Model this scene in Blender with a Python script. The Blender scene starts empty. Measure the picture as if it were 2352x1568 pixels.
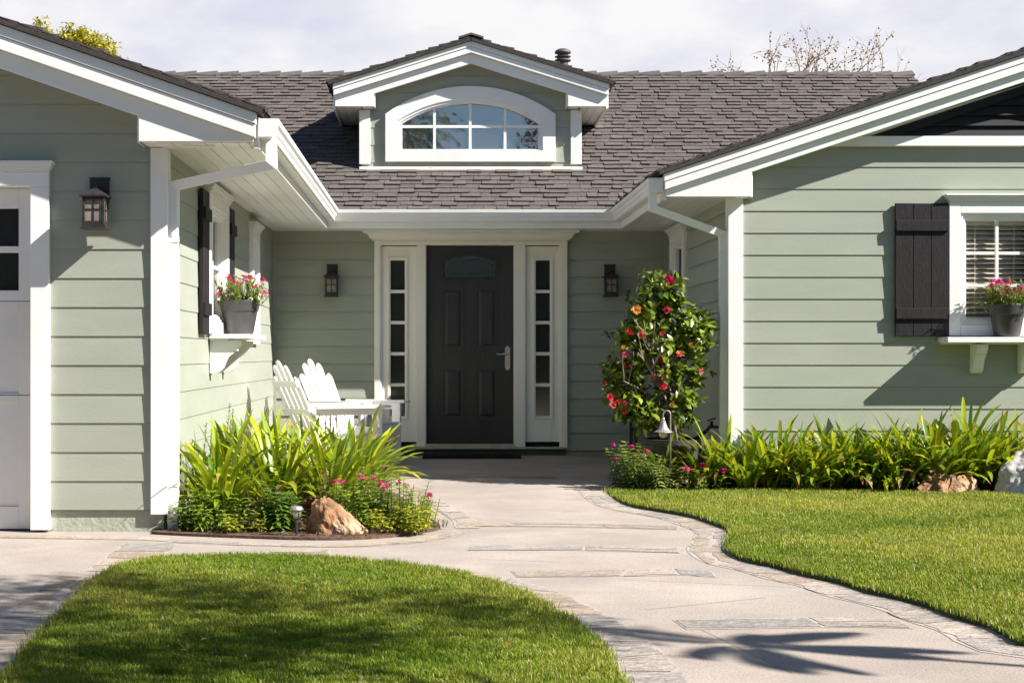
import bpy, bmesh, math, random
import numpy as np
from mathutils import Vector, Matrix, noise

R = math.radians
C = bpy.context.scene.collection
S = bpy.context.scene

# ---------------------------------------------------------------- camera, light, exposure
FPX = 3600.0                      # focal length in units of a 2352 px wide picture
EYE = 1.10
cam = bpy.data.cameras.new('camera')
cam.sensor_width = 36.0
cam.lens = 36.0 * FPX / 2352.0
cam.shift_x = (1176 - 1000) / 2352.0
cam.shift_y = (815 - 784) / 2352.0
cam.clip_start, cam.clip_end = 0.1, 2000
camo = bpy.data.objects.new('camera', cam)
camo.location = (0, 0, EYE)
camo.rotation_euler = (R(90), 0, 0)
C.objects.link(camo)
S.camera = camo

SUNV = Vector((-2.4, 1.0, -2.05))
sun = bpy.data.lights.new('sun', 'SUN')
sun.energy = 5.0
sun.angle = R(0.5)
sun.color = (1.0, 0.96, 0.895)
suno = bpy.data.objects.new('sun', sun)
suno.rotation_euler = SUNV.to_track_quat('-Z', 'Y').to_euler()
suno.location = (12, -6, 14)
C.objects.link(suno)

W = bpy.data.worlds.new('World')
S.world = W
W.use_nodes = True
nt = W.node_tree
nt.nodes.clear()
def wn(t, **k):
    n = nt.nodes.new(t)
    for a, v in k.items(): setattr(n, a, v)
    return n
def wmath(op, a, b=None, clamp=False):
    n = wn('ShaderNodeMath', operation=op, use_clamp=clamp)
    for i, v in enumerate((a, b)):
        if v is None: continue
        if isinstance(v, (int, float)): n.inputs[i].default_value = v
        else: nt.links.new(v, n.inputs[i])
    return n.outputs[0]
sky = wn('ShaderNodeTexSky', sky_type='NISHITA', sun_disc=False)
sky.sun_elevation = math.atan2(2.05, math.hypot(2.4, 1.0))
sky.dust_density = 0.15; sky.ozone_density = 2.5
sky.sun_rotation = math.atan2(2.4, -1.0)
bg1 = wn('ShaderNodeBackground'); bg1.inputs[1].default_value = 0.05
nt.links.new(sky.outputs[0], bg1.inputs[0])
# bright cloud bank over the northern half of the sky, thin scattered clouds elsewhere
tc = wn('ShaderNodeTexCoord')
sep = wn('ShaderNodeSeparateXYZ'); nt.links.new(tc.outputs['Generated'], sep.inputs[0])
mp = wn('ShaderNodeMapping'); mp.inputs['Scale'].default_value = (1.0, 1.0, 2.2)
nt.links.new(tc.outputs['Generated'], mp.inputs[0])
nz = wn('ShaderNodeTexNoise'); nz.inputs['Scale'].default_value = 4.2; nz.inputs['Detail'].default_value = 7; nz.inputs['Roughness'].default_value = 0.58
nt.links.new(mp.outputs[0], nz.inputs['Vector'])
nz2 = wn('ShaderNodeTexNoise'); nz2.inputs['Scale'].default_value = 9.5; nz2.inputs['Detail'].default_value = 8
nt.links.new(mp.outputs[0], nz2.inputs['Vector'])
cr = wn('ShaderNodeValToRGB')
cr.color_ramp.elements[0].position = 0.40; cr.color_ramp.elements[0].color = (0.76, 0.76, 0.895, 1)
cr.color_ramp.elements[1].position = 0.545; cr.color_ramp.elements[1].color = (1.0, 0.99, 1.0, 1)
mixn = wmath('ADD', wmath('MULTIPLY', nz.outputs[0], 0.72), wmath('MULTIPLY', nz2.outputs[0], 0.28))
nt.links.new(mixn, cr.inputs[0])
bg2 = wn('ShaderNodeBackground'); bg2.inputs[1].default_value = 0.435
nt.links.new(cr.outputs[0], bg2.inputs[0])
north = wmath('MULTIPLY', wmath('ADD', sep.outputs[1], -0.55), 4.0, True)
low = wmath('SUBTRACT', 1.55, wmath('MULTIPLY', sep.outputs[2], 2.4), True)
scat = wmath('MULTIPLY', wmath('ADD', mixn, -0.62), 0.6, True)
fac = wmath('ADD', wmath('MULTIPLY', north, low), scat, True)
mx = wn('ShaderNodeMixShader')
nt.links.new(fac, mx.inputs[0]); nt.links.new(bg1.outputs[0], mx.inputs[1]); nt.links.new(bg2.outputs[0], mx.inputs[2])
wo = wn('ShaderNodeOutputWorld'); nt.links.new(mx.outputs[0], wo.inputs[0])

S.view_settings.view_transform = 'Standard'
S.view_settings.look = 'None'
S.view_settings.exposure = 1.15
S.view_settings.gamma = 1.0
S.view_settings.use_curve_mapping = False

# ---------------------------------------------------------------- helpers
WL = {}
def tag(o, label=None, cat=None, group=None, kind=None):
    if label: o['label'] = label
    if cat: o['category'] = cat
    if group: o['group'] = group
    if kind: o['kind'] = kind
    return o
def thing(name, label, cat, loc=(0, 0, 0), group=None):
    o = bpy.data.objects.new(name, None)
    o.empty_display_size = 0.2
    o.location = loc
    C.objects.link(o)
    WL[o.name] = Vector(loc)
    return tag(o, label, cat, group)
def copy_tree(o, parent=None):
    c = o.copy(); C.objects.link(c)
    if parent: c.parent = parent; c.matrix_parent_inverse = o.matrix_parent_inverse.copy()
    for ch in list(o.children): copy_tree(ch, c)
    return c

class MB:
    def __init__(s, M=None):
        s.v = []; s.f = []; s.c = []; s.m = []; s.M = M or Matrix(); s.col = (1, 1, 1); s.mi = 0
    def vert(s, p):
        s.v.append(tuple(s.M @ Vector(p))); return len(s.v) - 1
    def face(s, idx, col=None):
        s.f.append(tuple(idx)); s.c.append(col or s.col); s.m.append(s.mi)
    def poly(s, pts, col=None):
        s.face([s.vert(p) for p in pts], col)
    def box(s, x0, x1, y0, y1, z0, z1, col=None):
        if x0 > x1: x0, x1 = x1, x0
        if y0 > y1: y0, y1 = y1, y0
        if z0 > z1: z0, z1 = z1, z0
        i = [s.vert((x, y, z)) for z in (z0, z1) for y in (y0, y1) for x in (x0, x1)]
        for q in ((0, 2, 3, 1), (4, 5, 7, 6), (0, 1, 5, 4), (2, 6, 7, 3), (0, 4, 6, 2), (1, 3, 7, 5)):
            s.face([i[k] for k in q], col)
    def prism(s, pts, d, col=None):
        """closed 3-d outline 'pts' pushed along vector d"""
        d = Vector(d)
        a = [s.vert(p) for p in pts]; b = [s.vert(Vector(p) + d) for p in pts]
        n = len(pts)
        s.face(a[::-1], col); s.face(b, col)
        for k in range(n):
            j = (k + 1) % n
            s.face((a[k], a[j], b[j], b[k]), col)
    def xz(s, pts, y0, y1, col=None):
        s.prism([(p[0], y0, p[1]) for p in pts], (0, y1 - y0, 0), col)
    def ring_xz(s, outer, inner, y0, y1):
        n = len(outer)
        A = [s.vert((p[0], y0, p[1])) for p in outer]; B = [s.vert((p[0], y0, p[1])) for p in inner]
        A2 = [s.vert((p[0], y1, p[1])) for p in outer]; B2 = [s.vert((p[0], y1, p[1])) for p in inner]
        for k in range(n):
            j = (k + 1) % n
            s.face((A[k], A[j], B[j], B[k])); s.face((A2[j], A2[k], B2[k], B2[j]))
            s.face((A[j], A[k], A2[k], A2[j])); s.face((B[k], B[j], B2[j], B2[k]))
    def tube(s, pts, rad, n=8, col=None, cap=True):
        pts = [Vector(p) for p in pts]
        if not isinstance(rad, (list, tuple)): rad = [rad] * len(pts)
        rings = []; up = None
        for k, p in enumerate(pts):
            t = (pts[min(k + 1, len(pts) - 1)] - pts[max(k - 1, 0)])
            t = t.normalized() if t.length > 1e-9 else Vector((0, 0, 1))
            if up is None: up = t.orthogonal().normalized()
            up = up - t * up.dot(t)
            up = up.normalized() if up.length > 1e-6 else t.orthogonal().normalized()
            w = t.cross(up)
            rings.append([s.vert(p + (up * math.cos(2 * math.pi * a / n) + w * math.sin(2 * math.pi * a / n)) * rad[k]) for a in range(n)])
        for k in range(len(rings) - 1):
            for a in range(n):
                b = (a + 1) % n
                s.face((rings[k][a], rings[k][b], rings[k + 1][b], rings[k + 1][a]), col)
        if cap: s.face(rings[0][::-1], col); s.face(rings[-1], col)
    def lathe(s, prof, c=(0, 0, 0), n=28, col=None):
        c = Vector(c); rings = []
        for r, z in prof:
            rings.append([s.vert(c + Vector((r * math.cos(2 * math.pi * a / n), r * math.sin(2 * math.pi * a / n), z))) for a in range(n)])
        for k in range(len(rings) - 1):
            for a in range(n):
                b = (a + 1) % n
                s.face((rings[k][a], rings[k][b], rings[k + 1][b], rings[k + 1][a]), col)
        if prof[0][0] > 1e-4: s.face(rings[0][::-1], col)
        if prof[-1][0] > 1e-4: s.face(rings[-1], col)
    def build(s, name, mats, parent=None, smooth=False, bevel=0, local=False, loc=None, fix=True):
        """one mesh object; coordinates are world ones unless local (then loc places it)"""
        V = np.array(s.v, dtype=np.float64).reshape(-1, 3)
        if local: cen = Vector((0, 0, 0))
        else: cen = Vector((V.min(0) + V.max(0)) / 2); V = V - np.array(cen)
        me = bpy.data.meshes.new(name)
        me.from_pydata(V.tolist(), [], s.f)
        if not isinstance(mats, (list, tuple)): mats = [mats]
        for m in mats: me.materials.append(m)
        if len(mats) > 1: me.polygons.foreach_set('material_index', s.m)
        at = me.color_attributes.new('Col', 'FLOAT_COLOR', 'CORNER')
        tot = np.array([len(f) for f in s.f])
        cc = np.repeat(np.array([tuple(c)[:3] + (1.0,) for c in s.c], dtype=np.float32), tot, axis=0)
        at.data.foreach_set('color', cc.ravel())
        if fix:
            bm = bmesh.new(); bm.from_mesh(me); bmesh.ops.recalc_face_normals(bm, faces=bm.faces); bm.to_mesh(me); bm.free()
        if smooth: me.polygons.foreach_set('use_smooth', [True] * len(me.polygons))
        me.update()
        o = bpy.data.objects.new(name, me)
        C.objects.link(o)
        base = Vector((0, 0, 0))
        if parent is not None:
            o.parent = parent; base = WL.get(parent.name, Vector())
        w = Vector(loc) if loc is not None else cen
        if local and loc is None: w = base.copy()
        o.location = w - base
        WL[o.name] = w
        if bevel:
            b = o.modifiers.new('bevel', 'BEVEL'); b.width = bevel; b.segments = 2; b.limit_method = 'ANGLE'; b.angle_limit = R(40)
        return o

def lerp(a, b, t): return a + (b - a) * t
def smooth01(a, b, x):
    t = max(0.0, min(1.0, (x - a) / (b - a))); return t * t * (3 - 2 * t)

# ---------------------------------------------------------------- materials
MATS = {}
def mat(name, col, rough=0.6, var=0.08, scale=6.0, bump=0.0, bscale=60.0, metal=0.0, attr=False, transl=0.0, spec=0.5,
        stretch=None, dirt=None, dscale=2.0, coat=0.0, bdist=0.01, grit=0.0):
    m = bpy.data.materials.new(name); m.use_nodes = True
    t = m.node_tree; t.nodes.clear(); N = t.nodes; L = t.links
    out = N.new('ShaderNodeOutputMaterial'); p = N.new('ShaderNodeBsdfPrincipled')
    tc = N.new('ShaderNodeTexCoord'); mp = N.new('ShaderNodeMapping'); L.new(tc.outputs['Object'], mp.inputs[0])
    if stretch: mp.inputs['Scale'].default_value = stretch
    n1 = N.new('ShaderNodeTexNoise'); n1.inputs['Scale'].default_value = scale; n1.inputs['Detail'].default_value = 6
    n1.inputs['Roughness'].default_value = 0.6
    L.new(mp.outputs[0], n1.inputs['Vector'])
    mr = N.new('ShaderNodeMapRange'); mr.inputs[1].default_value = 0.3; mr.inputs[2].default_value = 0.7
    mr.inputs[3].default_value = 1 - var; mr.inputs[4].default_value = 1 + var
    L.new(n1.outputs[0], mr.inputs[0])
    base = N.new('ShaderNodeMix'); base.data_type = 'RGBA'; base.blend_type = 'MULTIPLY'; base.inputs[0].default_value = 1
    base.inputs[6].default_value = (*col, 1)
    L.new(mr.outputs[0], base.inputs[7])
    res = base.outputs[2]
    if dirt:
        n3 = N.new('ShaderNodeTexNoise'); n3.inputs['Scale'].default_value = dscale; n3.inputs['Detail'].default_value = 8
        L.new(mp.outputs[0], n3.inputs['Vector'])
        m3 = N.new('ShaderNodeMapRange'); m3.inputs[1].default_value = 0.5; m3.inputs[2].default_value = 0.72
        L.new(n3.outputs[0], m3.inputs[0])
        d = N.new('ShaderNodeMix'); d.data_type = 'RGBA'; L.new(m3.outputs[0], d.inputs[0]); L.new(res, d.inputs[6]); d.inputs[7].default_value = (*dirt, 1)
        res = d.outputs[2]
    if grit:
        n4 = N.new('ShaderNodeTexNoise'); n4.inputs['Scale'].default_value = 120; n4.inputs['Detail'].default_value = 3; L.new(mp.outputs[0], n4.inputs['Vector'])
        m4 = N.new('ShaderNodeMapRange'); m4.inputs[1].default_value = .35; m4.inputs[2].default_value = .65; m4.inputs[3].default_value = 1 - grit; m4.inputs[4].default_value = 1 + grit
        L.new(n4.outputs[0], m4.inputs[0])
        g4 = N.new('ShaderNodeMix'); g4.data_type = 'RGBA'; g4.blend_type = 'MULTIPLY'; g4.inputs[0].default_value = 1; L.new(res, g4.inputs[6]); L.new(m4.outputs[0], g4.inputs[7]); res = g4.outputs[2]
    if attr:
        a = N.new('ShaderNodeAttribute'); a.attribute_name = 'Col'
        mm = N.new('ShaderNodeMix'); mm.data_type = 'RGBA'; mm.blend_type = 'MULTIPLY'; mm.inputs[0].default_value = 1
        L.new(res, mm.inputs[6]); L.new(a.outputs['Color'], mm.inputs[7]); res = mm.outputs[2]
    L.new(res, p.inputs['Base Color'])
    p.inputs['Roughness'].default_value = rough; p.inputs['Metallic'].default_value = metal
    p.inputs['Specular IOR Level'].default_value = spec
    if coat: p.inputs['Coat Weight'].default_value = coat; p.inputs['Coat Roughness'].default_value = 0.15
    if bump:
        n2 = N.new('ShaderNodeTexNoise'); n2.inputs['Scale'].default_value = bscale; n2.inputs['Detail'].default_value = 5
        L.new(mp.outputs[0], n2.inputs['Vector'])
        b = N.new('ShaderNodeBump'); b.inputs['Strength'].default_value = bump; b.inputs['Distance'].default_value = bdist
        L.new(n2.outputs[0], b.inputs['Height']); L.new(b.outputs[0], p.inputs['Normal'])
    sh = p.outputs[0]
    if transl:
        tr = N.new('ShaderNodeBsdfTranslucent'); L.new(res, tr.inputs[0])
        ms = N.new('ShaderNodeMixShader'); ms.inputs[0].default_value = transl
        L.new(sh, ms.inputs[1]); L.new(tr.outputs[0], ms.inputs[2]); sh = ms.outputs[0]
    L.new(sh, out.inputs[0])
    MATS[name] = m
    return m
def glassmat(name, dark, refl, rough=0.02, see=0.0, wav=0.0):
    m = bpy.data.materials.new(name); m.use_nodes = True
    t = m.node_tree; t.nodes.clear(); N = t.nodes; L = t.links
    out = N.new('ShaderNodeOutputMaterial')
    g = N.new('ShaderNodeBsdfGlossy'); g.inputs['Roughness'].default_value = rough; g.inputs['Color'].default_value = (0.95, 0.97, 1, 1)
    d = N.new('ShaderNodeBsdfDiffuse'); d.inputs['Color'].default_value = (*dark, 1)
    body = d.outputs[0]
    if see:
        tr = N.new('ShaderNodeBsdfTransparent'); m1 = N.new('ShaderNodeMixShader'); m1.inputs[0].default_value = see
        L.new(body, m1.inputs[1]); L.new(tr.outputs[0], m1.inputs[2]); body = m1.outputs[0]
    ms = N.new('ShaderNodeMixShader'); ms.inputs[0].default_value = refl
    L.new(body, ms.inputs[1]); L.new(g.outputs[0], ms.inputs[2]); L.new(ms.outputs[0], out.inputs[0])
    if wav:
        tc = N.new('ShaderNodeTexCoord'); n2 = N.new('ShaderNodeTexNoise'); n2.inputs['Scale'].default_value = 3.0; L.new(tc.outputs['Object'], n2.inputs['Vector'])
        b = N.new('ShaderNodeBump'); b.inputs['Strength'].default_value = wav; b.inputs['Distance'].default_value = 0.01
        L.new(n2.outputs[0], b.inputs['Height']); L.new(b.outputs[0], g.inputs['Normal'])
    return m

white = mat('white_paint', (0.80, 0.79, 0.765), 0.42, 0.03, 3, 0.05, 40, dirt=(0.735, 0.72, 0.68), dscale=1.4)
cream = mat('cream_paint', (0.83, 0.80, 0.71), 0.45, 0.025, 3, 0.05, 40)
sage = mat('sage_paint', (0.322, 0.340, 0.276), 0.55, 0.06, 1.6, 0.12, 35, attr=True, stretch=(1, 1, 4))
stucco = mat('painted_stucco', (0.34, 0.36, 0.28), 0.75, 0.08, 8, 0.9, 22)
roofm = mat('roof_shingle', (0.120, 0.102, 0.093), 0.9, 0.22, 30, 0.5, 220, attr=True, spec=0.2)
black = mat('black_stain', (0.020, 0.017, 0.018), 0.6, 0.3, 10, 0.3, 30, spec=0.2, stretch=(6, 6, 1))
doorm = mat('black_door_paint', (0.022, 0.022, 0.022), 0.42, 0.3, 18, 0.5, 34, stretch=(7, 7, 0.7))
vent_black = mat('black_louver_paint', (0.016, 0.017, 0.018), 0.6, 0.15, 5, spec=0.2)
nickel = mat('brushed_nickel', (0.62, 0.58, 0.50), 0.3, 0.05, 20, metal=1.0)
bronze = mat('aged_bronze', (0.036, 0.031, 0.033), 0.5, 0.35, 25, 0.2, 60, metal=0.3)
lampglass = mat('seeded_lamp_glass', (0.22, 0.185, 0.155), 0.25, 0.4, 14, 0.2, 30)
concrete = mat('path_concrete', (0.362, 0.302, 0.260), 0.85, 0.16, 1.3, 0.3, 90, spec=0.25, dirt=(0.30, 0.26, 0.238), dscale=1.6, grit=0.10, attr=True)
stone = mat('flagstone', (0.375, 0.328, 0.29), 0.85, 0.28, 9, 1.0, 22, grit=0.10, bdist=0.02, attr=True, spec=0.25, stretch=(1, 2.6, 1), dirt=(0.31, 0.275, 0.25), dscale=3.5)
mortar = mat('mortar', (0.385, 0.33, 0.288), 0.9, 0.12, 9, 0.3, 60)
soil = mat('bark_soil', (0.10, 0.058, 0.035), 0.95, 0.5, 25, 1.0, 40, attr=True)
turf = mat('turf_soil', (0.060, 0.085, 0.018), 0.95, 0.4, 14, 1.0, 60)
grassm = mat('grass_blade', (1, 1, 1), 0.55, 0.1, 1.5, attr=True, transl=0.35, spec=0.3)
leafm = mat('strap_leaf', (1, 1, 1), 0.38, 0.12, 5, attr=True, transl=0.38, spec=0.5)
leafs = mat('soft_leaf', (1, 1, 1), 0.5, 0.12, 8, attr=True, transl=0.32, spec=0.4)
leafg = mat('glossy_leaf', (1, 1, 1), 0.22, 0.15, 8, attr=True, transl=0.18, spec=0.6)
petal = mat('petal', (1, 1, 1), 0.6, 0.1, 20, attr=True, transl=0.3, spec=0.2)
barkm = mat('grey_brown_bark', (0.25, 0.19, 0.14), 0.9, 0.3, 14, 0.8, 40, stretch=(3, 3, 0.6))
darkwood = mat('dark_weathered_wood', (0.050, 0.040, 0.036), 0.75, 0.35, 9, 0.4, 40)
rocktan = mat('tan_rock', (0.30, 0.155, 0.075), 0.9, 0.5, 7, 1.0, 9, dirt=(0.50, 0.37, 0.25), dscale=5.0, bdist=0.05, grit=0.2)
rockgrey = mat('pale_granite', (0.52, 0.50, 0.48), 0.9, 0.2, 30, 0.8, 12, bdist=0.015, grit=0.16, dirt=(0.44, 0.42, 0.40), dscale=3.0)
potm = mat('charcoal_pot', (0.055, 0.050, 0.050), 0.45, 0.2, 6, 0.1, 60)
rustm = mat('brown_metal', (0.14, 0.09, 0.07), 0.6, 0.3, 20, metal=0.3)
matm = mat('black_doormat', (0.012, 0.012, 0.013), 1.0, 0.4, 60, 1.0, 120)
lampmetal = mat('weathered_lamp_metal', (0.36, 0.33, 0.33), 0.5, 0.25, 25, 0.2, 60, metal=0.5)
bulbm = mat('frosted_globe', (0.62, 0.57, 0.36), 0.3, 0.05, 6)
blindm = mat('cream_blind', (0.80, 0.74, 0.62), 0.5, 0.03, 5)
darkroom = mat('dark_interior', (0.035, 0.026, 0.022), 0.9, 0.2, 3)
ventpipe = mat('painted_vent_pipe', (0.075, 0.066, 0.068), 0.6, 0.2, 12)
gravelm = mat('base_ground', (0.055, 0.062, 0.045), 0.95, 0.3, 2, 0.6, 40)
glass_sky = glassmat('reflective_window_glass', (0.035, 0.033, 0.036), 0.36, 0.015, wav=0.12)
glass_dark = glassmat('dark_side_glass', (0.028, 0.028, 0.028), 0.15, 0.10)
glass_green = glassmat('textured_door_glass', (0.030, 0.038, 0.028), 0.13, 0.2)
glass_clear = glassmat('clear_window_glass', (0.02, 0.02, 0.02), 0.10, 0.01, see=0.92)
# ---------------------------------------------------------------- house dimensions
YL, YR, YB = 9.756, 12.857, 16.29        # left wing front, right wing front, entry wall
GL, GR = 9.474, 12.65                    # gable trim planes
XL, XR = -1.69, 2.42                     # inner walls of the two wings
APL, APR = -4.4, 5.1                     # gable apexes
XEL, XER = -1.08, 1.84                   # wing eaves
ZE = 2.556
PL, PR, PM, PD = 0.345, 0.33, 0.525, 0.31
XOL, XOR = 2 * APL - XL, 2 * APR - XR    # outer walls
YD, GD, XAD = 16.484, 16.28, 0.369       # dormer
EXP = 0.18
def gz(y): return 0.06 * smooth01(10.8, 15.4, y)

house = thing('house', 'single storey sage green clapboard house with white trim, black door and brown shingle roof', 'house', (0.4, 16.3, 0))

rng = random.Random(5)
def lap(mb, x0, x1, z0, z1, holes=(), top=None, start=None, exp=EXP, joints=0.12, lip=0.0125):
    """lapped boards on the local plane y=0 (outside is -y); holes (xa, xb, za, zb); top(x) clips under a gable"""
    start = z0 if start is None else start
    k = 0
    while start + k * exp < z1 - 1e-4:
        a, b = start + k * exp, min(start + (k + 1) * exp, z1)
        k += 1
        def off(z): return -lip + (lip - 0.0055) * (z - a) / exp
        cuts = sorted({x0, x1, *[h[i] for h in holes for i in (0, 1) if x0 < h[i] < x1]})
        g = 1.0 + rng.uniform(-0.035, 0.035); col = (g, g * rng.uniform(0.99, 1.01), g)
        for xa, xb in zip(cuts, cuts[1:]):
            xm = (xa + xb) / 2; segs = [(a, b)]
            for h in holes:
                if h[0] <= xm <= h[1]:
                    ns = []
                    for (p, q) in segs:
                        if h[3] <= p or h[2] >= q: ns.append((p, q)); continue
                        if h[2] > p: ns.append((p, h[2]))
                        if h[3] < q: ns.append((h[3], q))
                    segs = ns
            for p, q in segs:
                if q - p < 0.002: continue
                pts = [(xa, p), (xb, p)]
                if top is None: pts += [(xb, q), (xa, q)]
                else:
                    n = 24
                    xs = [lerp(xb, xa, i / n) for i in range(n + 1)]
                    pts = [(x, min(q, top(x))) for x in xs]
                    keep = [x for x in xs if top(x) > p + 0.002]
                    if len(keep) < 2: continue
                    xs = keep; pts = [(xs[-1], p), (xs[0], p)] + [(x, min(q, top(x))) for x in xs]
                if top is None and abs(q - b) < 1e-6:
                    pts = [(xa, p), (xb, p), (xb, q + .03), (xa, q + .03)]
                mb.poly([(x, off(min(z, q)) , z) for x, z in pts], col)
                xa2, xb2 = pts[0][0], pts[1][0]
                if abs(p - a) < 1e-5:
                    mb.poly([(xa2, -lip, p), (xa2, -lip + 0.0045, p), (xb2, -lip + 0.0045, p), (xb2, -lip, p)], col)
                    mb.poly([(xa2, -lip + 0.0045, p), (xa2, -lip + 0.0045, p + .03), (xb2, -lip + 0.0045, p + .03), (xb2, -lip + 0.0045, p)], col)
                    mb.poly([(xa2, -lip + 0.0045, p + .03), (xa2, -0.004, p + .03), (xb2, -0.004, p + .03), (xb2, -lip + 0.0045, p + .03)], col)
                    L_ = xb2 - xa2
                    if L_ > 1.6 and rng.random() < joints * 2.2 and top is None or L_ > 3 and rng.random() < .4:
                        xj = rng.uniform(xa2 + .3, xb2 - .3); zq = min(q, top(xj) if top else q) - .004
                        if zq > p + .05: mb.poly([(xj - .0012, off(p) - .0006, p + .001), (xj + .0012, off(p) - .0006, p + .001), (xj + .0012, off(zq) - .0006, zq), (xj - .0012, off(zq) - .0006, zq)], (.62, .62, .60))
def frame(origin, ang):
    return Matrix.Translation(Vector(origin)) @ Matrix.Rotation(R(ang), 4, 'Z')
FRONT_L, FRONT_R, BACK = frame((0, YL, 0), 0), frame((0, YR, 0), 0), frame((0, YB, 0), 0)
SIDE_L, SIDE_R = frame((XL, 0, 0), 90), frame((XR, 0, 0), -90)     # local x = +Y / -Y

# window openings
WR = dict(c=4.61, w=0.82, z0=1.255, z1=2.35)
WLm = dict(c=11.96, w=1.08, z0=1.255, z1=2.29)
WL2 = dict(c=14.42, w=0.56, z0=1.20, z1=2.24)
WRS = dict(c=-15.45, w=0.90, z0=1.20, z1=2.30)
def hole(d, m=0.05): return (d['c'] - d['w'] / 2 + m, d['c'] + d['w'] / 2 - m, d['z0'] + m, d['z1'] - m)

def siding(name, M, *a, **k):
    mb = MB(M); lap(mb, *a, **k)
    return mb.build('siding_wall', sage, house, fix=False)
def gl_top(x): return ZE - 0.09 + PL * min(XEL - x, x - (2 * APL - XEL))
def gr_top(x): return ZE - 0.09 + PR * min(x - XER, (2 * APR - XER) - x)
GAR = (-5.05, -2.45, 0.0, 2.20)
siding('l', FRONT_L, XOL, -1.76, 0.138, 3.9, [GAR], gl_top)
siding('r', FRONT_R, 2.50, XOR, 0.12, 3.9, [hole(WR)], gr_top)
siding('b', BACK, XL + 0.02, XR - 0.02, 0.112, 2.39, [(-0.60, 1.33, 0.0, 2.36)], lip=0.026)
siding('sl', SIDE_L, YL + 0.005, YB - 0.02, 0.138, 2.39, [hole(WLm), hole(WL2)])
siding('sr', SIDE_R, -(YB - 0.02), -(YR + 0.005), 0.12, 2.39, [hole(WRS)], lip=0.024)
siding('ol', frame((XOL, 0, 0), -90), -23, -YL, 0.138, 2.39)
siding('or', frame((XOR, 0, 0), 90), YR, 23, 0.12, 2.39)
siding('bk', frame((0, 23, 0), 180), -XOR, -XOL, 0.12, 2.39)
# inner corner posts, painted like the boards
mb = MB()
mb.box(XL + 0.002, XL + 0.04, YB - 0.04, YB - 0.002, 0.112, 2.388); mb.build('corner_strip', sage, house); mb = MB(); mb.box(XR - 0.04, XR - 0.002, YB - 0.04, YB - 0.002, 0.112, 2.388)
mb.build('corner_strip', sage, house)
# foundation
mb = MB()
mb.box(GAR[1], XL - 0.004, YL + 0.012, YL + 0.10, -0.1, 0.134)
mb.box(XL - 0.09, XL - 0.004, YL + 0.10, YB, -0.1, 0.134)
mb.box(2.45, XOR - 0.03, YR + 0.012, YR + 0.10, -0.1, 0.116); mb.box(XR + 0.004, XR + 0.09, YR + 0.10, YB, -0.1, 0.116)
mb.box(XL - 0.09, XR + 0.09, YB + 0.012, YB + 0.12, -0.1, 0.108)
mb.build('foundation', stucco, house)
mb = MB(); mb.box(XOL + 0.03, GAR[0], YL + 0.012, YL + 0.10, -0.1, 0.134); mb.build('foundation', stucco, house)
# inner shell that keeps daylight out of the rooms
mb = MB()
mb.box(XOL + 0.7, XL - 0.75, YL + 0.75, 22.6, 0.02, 2.36); mb.box(XR + 0.75, XOR - 0.7, YR + 0.75, 22.6, 0.02, 2.36)
mb.box(XL - 0.7, XR + 0.7, YB + 0.55, 22.6, 0.02, 2.36)
mb.build('interior', darkroom, house)

# ---------------------------------------------------------------- corner boards
def corner(x0, x1, yf, z0, z1, side):
    mb = MB(); mb.box(x0, x1, yf - 0.032, yf + 0.0, z0, z1)
    if side > 0: mb.box(x1 - 0.026, x1, yf, yf + 0.10, z0, z1)
    else: mb.box(x0, x0 + 0.026, yf, yf + 0.10, z0, z1)
    mb.build('corner_board', white, house, bevel=0.003)
corner(-1.768, -1.664, YL, 0.11, 2.385, 1)
corner(2.396, 2.518, YR, 0.10, 2.385, -1)
corner(XOR - 0.1, XOR + 0.026, YR, 0.10, 2.385, 1)
corner(XOL - 0.026, XOL + 0.1, YL, 0.10, 2.385, -1)

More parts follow.
